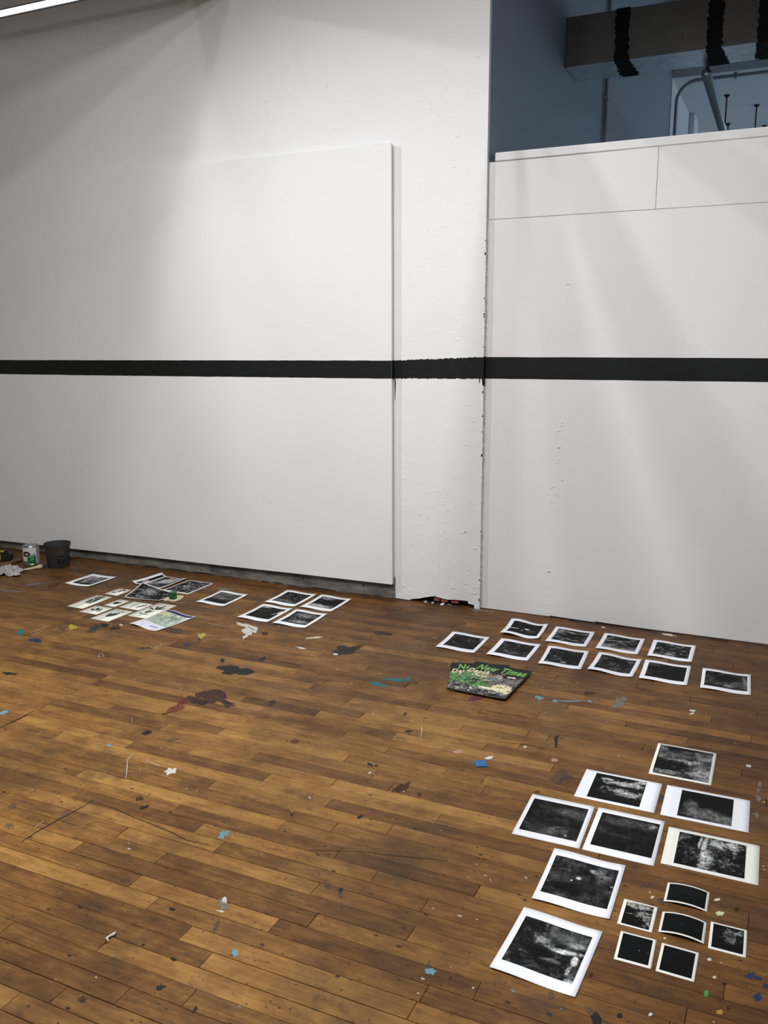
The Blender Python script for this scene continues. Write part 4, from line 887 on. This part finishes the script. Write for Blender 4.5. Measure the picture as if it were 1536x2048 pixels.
fc = (np.array((-1.246, 3.705))+np.array((-.978, 3.69))+np.array((-.993, 3.341))+np.array((-1.261, 3.356)))/4
magazine(fc+np.array((.004, -.006)), mw_, ml_, math.radians(-3), .0080, 'upper magazine with green title, resting across the other copy', .006, ('sag', .003))

# ------------------------------------------------------------------ small litter
def chip(name, pts, mat, h, label, cat, lift=.0):
    c0 = np.mean([pz(*q) for q in pts], axis=0); P = [pz(*q)[:2]-c0[:2] for q in pts]; n = len(P)
    rd = random.Random(int(pts[0][0])); top = [(x, y, h*(.5+rd.random())) for x, y in P]; bot = [(x, y, .0006) for x, y in P]
    v = [(0, 0, h*1.3+.0008)]+top+bot; fs = [(0, k+1, (k+1) % n+1) for k in range(n)]+[(k+1, k+1+n, (k+1) % n+1+n, (k+1) % n+1) for k in range(n)]+[tuple(range(2*n, n, -1))]
    me = mesh(name, v, fs); bm = bmesh.new(); bm.from_mesh(me); bmesh.ops.recalc_face_normals(bm, faces=bm.faces); bm.to_mesh(me); bm.free()
    return tag(link(name, me, mat, loc=(c0[0], c0[1], 0)), label, cat)
chip('wrapper_scrap', [(945.5, 1524), (955, 1522.5), (969, 1522), (972, 1529), (975, 1533.5), (962, 1534.5), (953, 1535), (950, 1530)], 'wrapper_blue', .003, 'crumpled bright blue wrapper scrap on the floor boards', 'wrapper')
chip('paint_chip', [(968, 1518.5), (977, 1513), (987.5, 1514), (984, 1519), (976, 1519.5)], 'chip_white', .002, 'small white paint chip next to the blue scrap', 'paint chip')
pts = [(217, 1883), (213.5, 1876), (221, 1871), (226, 1869), (231, 1865)]
cc = [pz(x, y, .003+.003*(i % 2)) for i, (x, y) in enumerate(pts)]
tag(tube('paper_curl', [tuple(q) for q in cc], [.002, .0035, .003, .0045, .003], 'chip_white', seg=7), 'twisted curl of white paper between two boards', 'paper scrap')
chip('tape_scrap', [(1046, 1495), (1050, 1492), (1055, 1493), (1051, 1496)], 'chip_white', .001, 'tiny scrap of white tape above the cluster of large prints', 'tape')

# ------------------------------------------------------------------ paint pot, can and tools at the wall
def facing(p_): return math.atan2(-p_[1], -p_[0])
bp = pz(117.5, 1131.5)
bk = thing('paint_bucket', 'dark grey plastic paint bucket with printed size mark', 'bucket', (bp[0], bp[1], 0), facing(bp))
BH, RB_, RT_ = .160, .070, .085
bbody = lathe('bucket_body', [(0, .004), (RB_-.006, .004), (RB_-.002, 0), (RB_, .003), (RT_-.004, BH-.022), (RT_, BH-.022), (RT_+.001, BH-.008), (RT_+.004, BH-.006), (RT_+.004, BH), (RT_-.003, BH), (RT_-.006, BH-.01), (RB_-.006, .012), (0, .012)], 'bucket_grey', bk, 48)
lathe('paint_skin', [(0, .055), (RB_-.003, .055)], 'bucket_print', bk, 32)
def wrap(txt, size, zc, ang, mat, sx=1., bold=0.):
    me = text_mesh(txt, size, 0, .0001, 'CENTER', bold)
    for vv in me.vertices:
        z = zc+vv.co.y; rr = RB_+(RT_-.004-RB_)*(z/(BH-.022))+.0008+vv.co.z; t = ang+vv.co.x*sx/rr
        vv.co = (rr*math.cos(t), rr*math.sin(t), z)
    link('lettering', me, mat, bbody)
wrap('2', .046, .032, .02, 'bucket_print', 1.05, .0012); wrap('1/2', .02, .047, .40, 'bucket_print', 1., .0006); wrap('QT', .02, .029, .42, 'bucket_print', 1., .0006)
for zc, h, a0, a1, mt in ((.100, .034, .02, .55, 'bucket_orange'), (.078, .006, -.08, .5, 'bucket_print')):
    v, fs = [], []
    for i in range(9):
        t = a0+(a1-a0)*i/8
        for z in (zc, zc+h*(.8+.2*math.sin(i*2.1))):
            rr = RB_+(RT_-.004-RB_)*(z/(BH-.022))+.0009; v.append((rr*math.cos(t), rr*math.sin(t), z))
    fs = [(2*i, 2*i+2, 2*i+3, 2*i+1) for i in range(8)]
    link('printed_mark', mesh('printed_mark', v, fs, True), mt, bbody)
kp = pz(64, 1126)
can = thing('paint_can', 'small metal paint can with white and green label and black oval', 'can', (kp[0], kp[1], 0), facing(kp))
CR, CH = .054, .127
cbody = lathe('can_body', [(0, 0), (CR, 0), (CR+.0015, .002), (CR, .005), (CR-.0005, .006), (CR-.0005, CH-.006), (CR+.0015, CH-.003), (CR, CH), (CR-.006, CH), (CR-.007, CH-.006), (0, CH-.006)], 'tin', can, 48)
lathe('lid', [(0, CH+.002), (CR*.55, CH+.004), (CR*.75, CH+.003), (CR*.80, CH-.001), (CR*.88, CH-.0055)], 'tin', can, 40)
def canink(t, z):
    C = np.zeros(t.shape+(3,)); C[:] = (.66, .64, .62)
    gr = (z < .64) & (t > -.55) & (t < .55); k = np.clip((.66-z)/.22, 0, 1)[..., None]
    C = np.where(gr[..., None], C*(1-k)+np.array((.012, .13, .035))*k, C)
    d = np.hypot((t+.62)/.50, (z-.60)/.17); C = np.where((d < 1.14)[..., None], np.array((.7, .7, .7)), C); C = np.where((d < 1)[..., None], np.array((.008, .008, .008)), C)
    C = np.where(((np.abs(z-.60-.03*np.sin(t*30)) < .05) & (np.abs(t+.60) < .22))[..., None], np.array((.55, .55, .55)), C)
    for zl in (.46, .42, .38, .27, .23, .2): C = np.where(((np.abs(z-zl) < .008) & (np.abs(t-.05) < .22))[..., None], np.array((.35, .5, .36)), C)
    C = np.where(((z < .16) & (t < -.2))[..., None], np.array((.10, .14, .11)), C)
    C = np.where((t > .62)[..., None], np.array((.30, .30, .30)), C)
    return C
nu, nv = 90, 48; tt = np.linspace(-1.5, 1.5, nu); z_ = np.linspace(0, 1, nv); T, Z = np.meshgrid(tt, z_)
v = np.stack([(CR+.0006)*np.cos(T), (CR+.0006)*np.sin(T), .006+Z*(CH-.013)], -1).reshape(-1, 3)
fs = [(j*nu+i, j*nu+i+1, (j+1)*nu+i+1, (j+1)*nu+i) for j in range(nv-1) for i in range(nu-1)]
me = bpy.data.meshes.new('label'); me.from_pydata(v.tolist(), [], fs); me.update(); me.polygons.foreach_set('use_smooth', [True]*len(fs))
C = canink(T, Z).reshape(-1, 3); C = np.concatenate([C, np.ones((len(C), 1))], 1)
me.attributes.new('ink', 'FLOAT_COLOR', 'POINT').data.foreach_set('color', C.astype(np.float32).ravel())
link('label', me, 'cover', cbody)
# brush with pale handle
a, b_ = pz(47, 1139.5, .011), pz(87, 1131.8, .011)
d = (b_-a); Lb = np.linalg.norm(d[:2]); br = thing('paint_brush', 'paint brush with pale wooden handle in front of the can', 'brush', (a[0], a[1], 0), math.atan2(d[1], d[0]))
tube('handle', [(0, 0, .009), (.01, 0, .009), (Lb*.35, 0, .009), (Lb*.65, 0, .010), (Lb*.80, 0, .011), (Lb*.92, 0, .011)], [.005, .008, .0085, .010, .016, .014], 'handle_pale', br, 12)
bevel_box('ferrule', (Lb*.90, -.017, .002), (Lb*1.03, .017, .018), 'ferrule', br, .003)
bevel_box('bristles', (Lb*1.02, -.016, .003), (Lb*1.13, .016, .014), 'bristle', br, .004)
# long wooden handle
a, b_ = pz(-45, 1142, .011), pz(43, 1120, .011); d = b_-a; Ln = np.linalg.norm(d[:2])
hd = thing('hammer', 'tool with thick brown wooden handle leaning towards the paint can', 'tool', (a[0], a[1], 0), math.atan2(d[1], d[0]))
tube('handle', [(0, 0, .013), (Ln*.2, 0, .013), (Ln*.6, 0, .011), (Ln, 0, .011)], [.010, .013, .012, .010], 'handle_brown', hd, 12)
bevel_box('head', (-.03, -.055, .001), (.004, .055, .028), 'black_steel', hd, .004)
# tape measure
tp = pz(8, 1121); tm = thing('tape_measure', 'yellow and black tape measure by the wall', 'tape measure', (tp[0], tp[1], 0), .5)
prism('case', [(-.055, .0), (.045, .0), (.055, .012), (.055, .045), (.035, .062), (-.03, .066), (-.055, .05)], 'y', -.022, .03, 'tape_black', tm)
prism('side_cover', [(-.050, .012), (-.012, .012), (-.012, .055), (-.028, .058), (-.050, .045)], 'y', -.0245, -.0221, 'tape_yellow', tm)
prism('top_cover', [(-.050, -.020), (.005, -.020), (.005, .022), (-.050, .022)], 'z', .0650, .0665, 'tape_yellow', tm)
bevel_box('lock_button', (.01, -.01, .062), (.032, .014, .072), 'tape_black', tm, .003)
# crumpled rag
rp = pz(19, 1148)
n = 44; us = np.linspace(-1, 1, n); U, V = np.meshgrid(us, us)
Rr = np.sqrt(U**2+V**2)
f1 = fbm(U*.5+.5, V*.5+.5, 300, 3.2, 3.2, 4); f2 = fbm(U*.5+.5, V*.5+.5, 350, 5, 5, 3); f3 = fbm(U*.5+.5, V*.5+.5, 380, 5, 5, 3)
ridg = 1-np.abs(2*f1-1)*2.4
Zz = .004+.052*np.clip(1-Rr*.92, 0, 1)**.5*np.clip(.35+.8*ridg, .05, 1.1)+.010*np.clip(ridg, 0, 1)
Xx = U*.085*(1+.5*(f2-.5))+.05*(f2-.5); Yy = V*.065*(1+.5*(f3-.5))+.06*(f3-.5)
me = bpy.data.meshes.new('rag'); me.from_pydata(np.stack([Xx, Yy, np.maximum(Zz, .002)], -1).reshape(-1, 3).tolist(), [], [(j*n+i, j*n+i+1, (j+1)*n+i+1, (j+1)*n+i) for j in range(n-1) for i in range(n-1)]); me.update()
me.polygons.foreach_set('use_smooth', [True]*len(me.polygons))
tag(link('rag', me, 'rag', loc=(rp[0], rp[1], 0), rot=(0, 0, .35)), 'crumpled pale grey rag on the floor by the brush', 'rag')
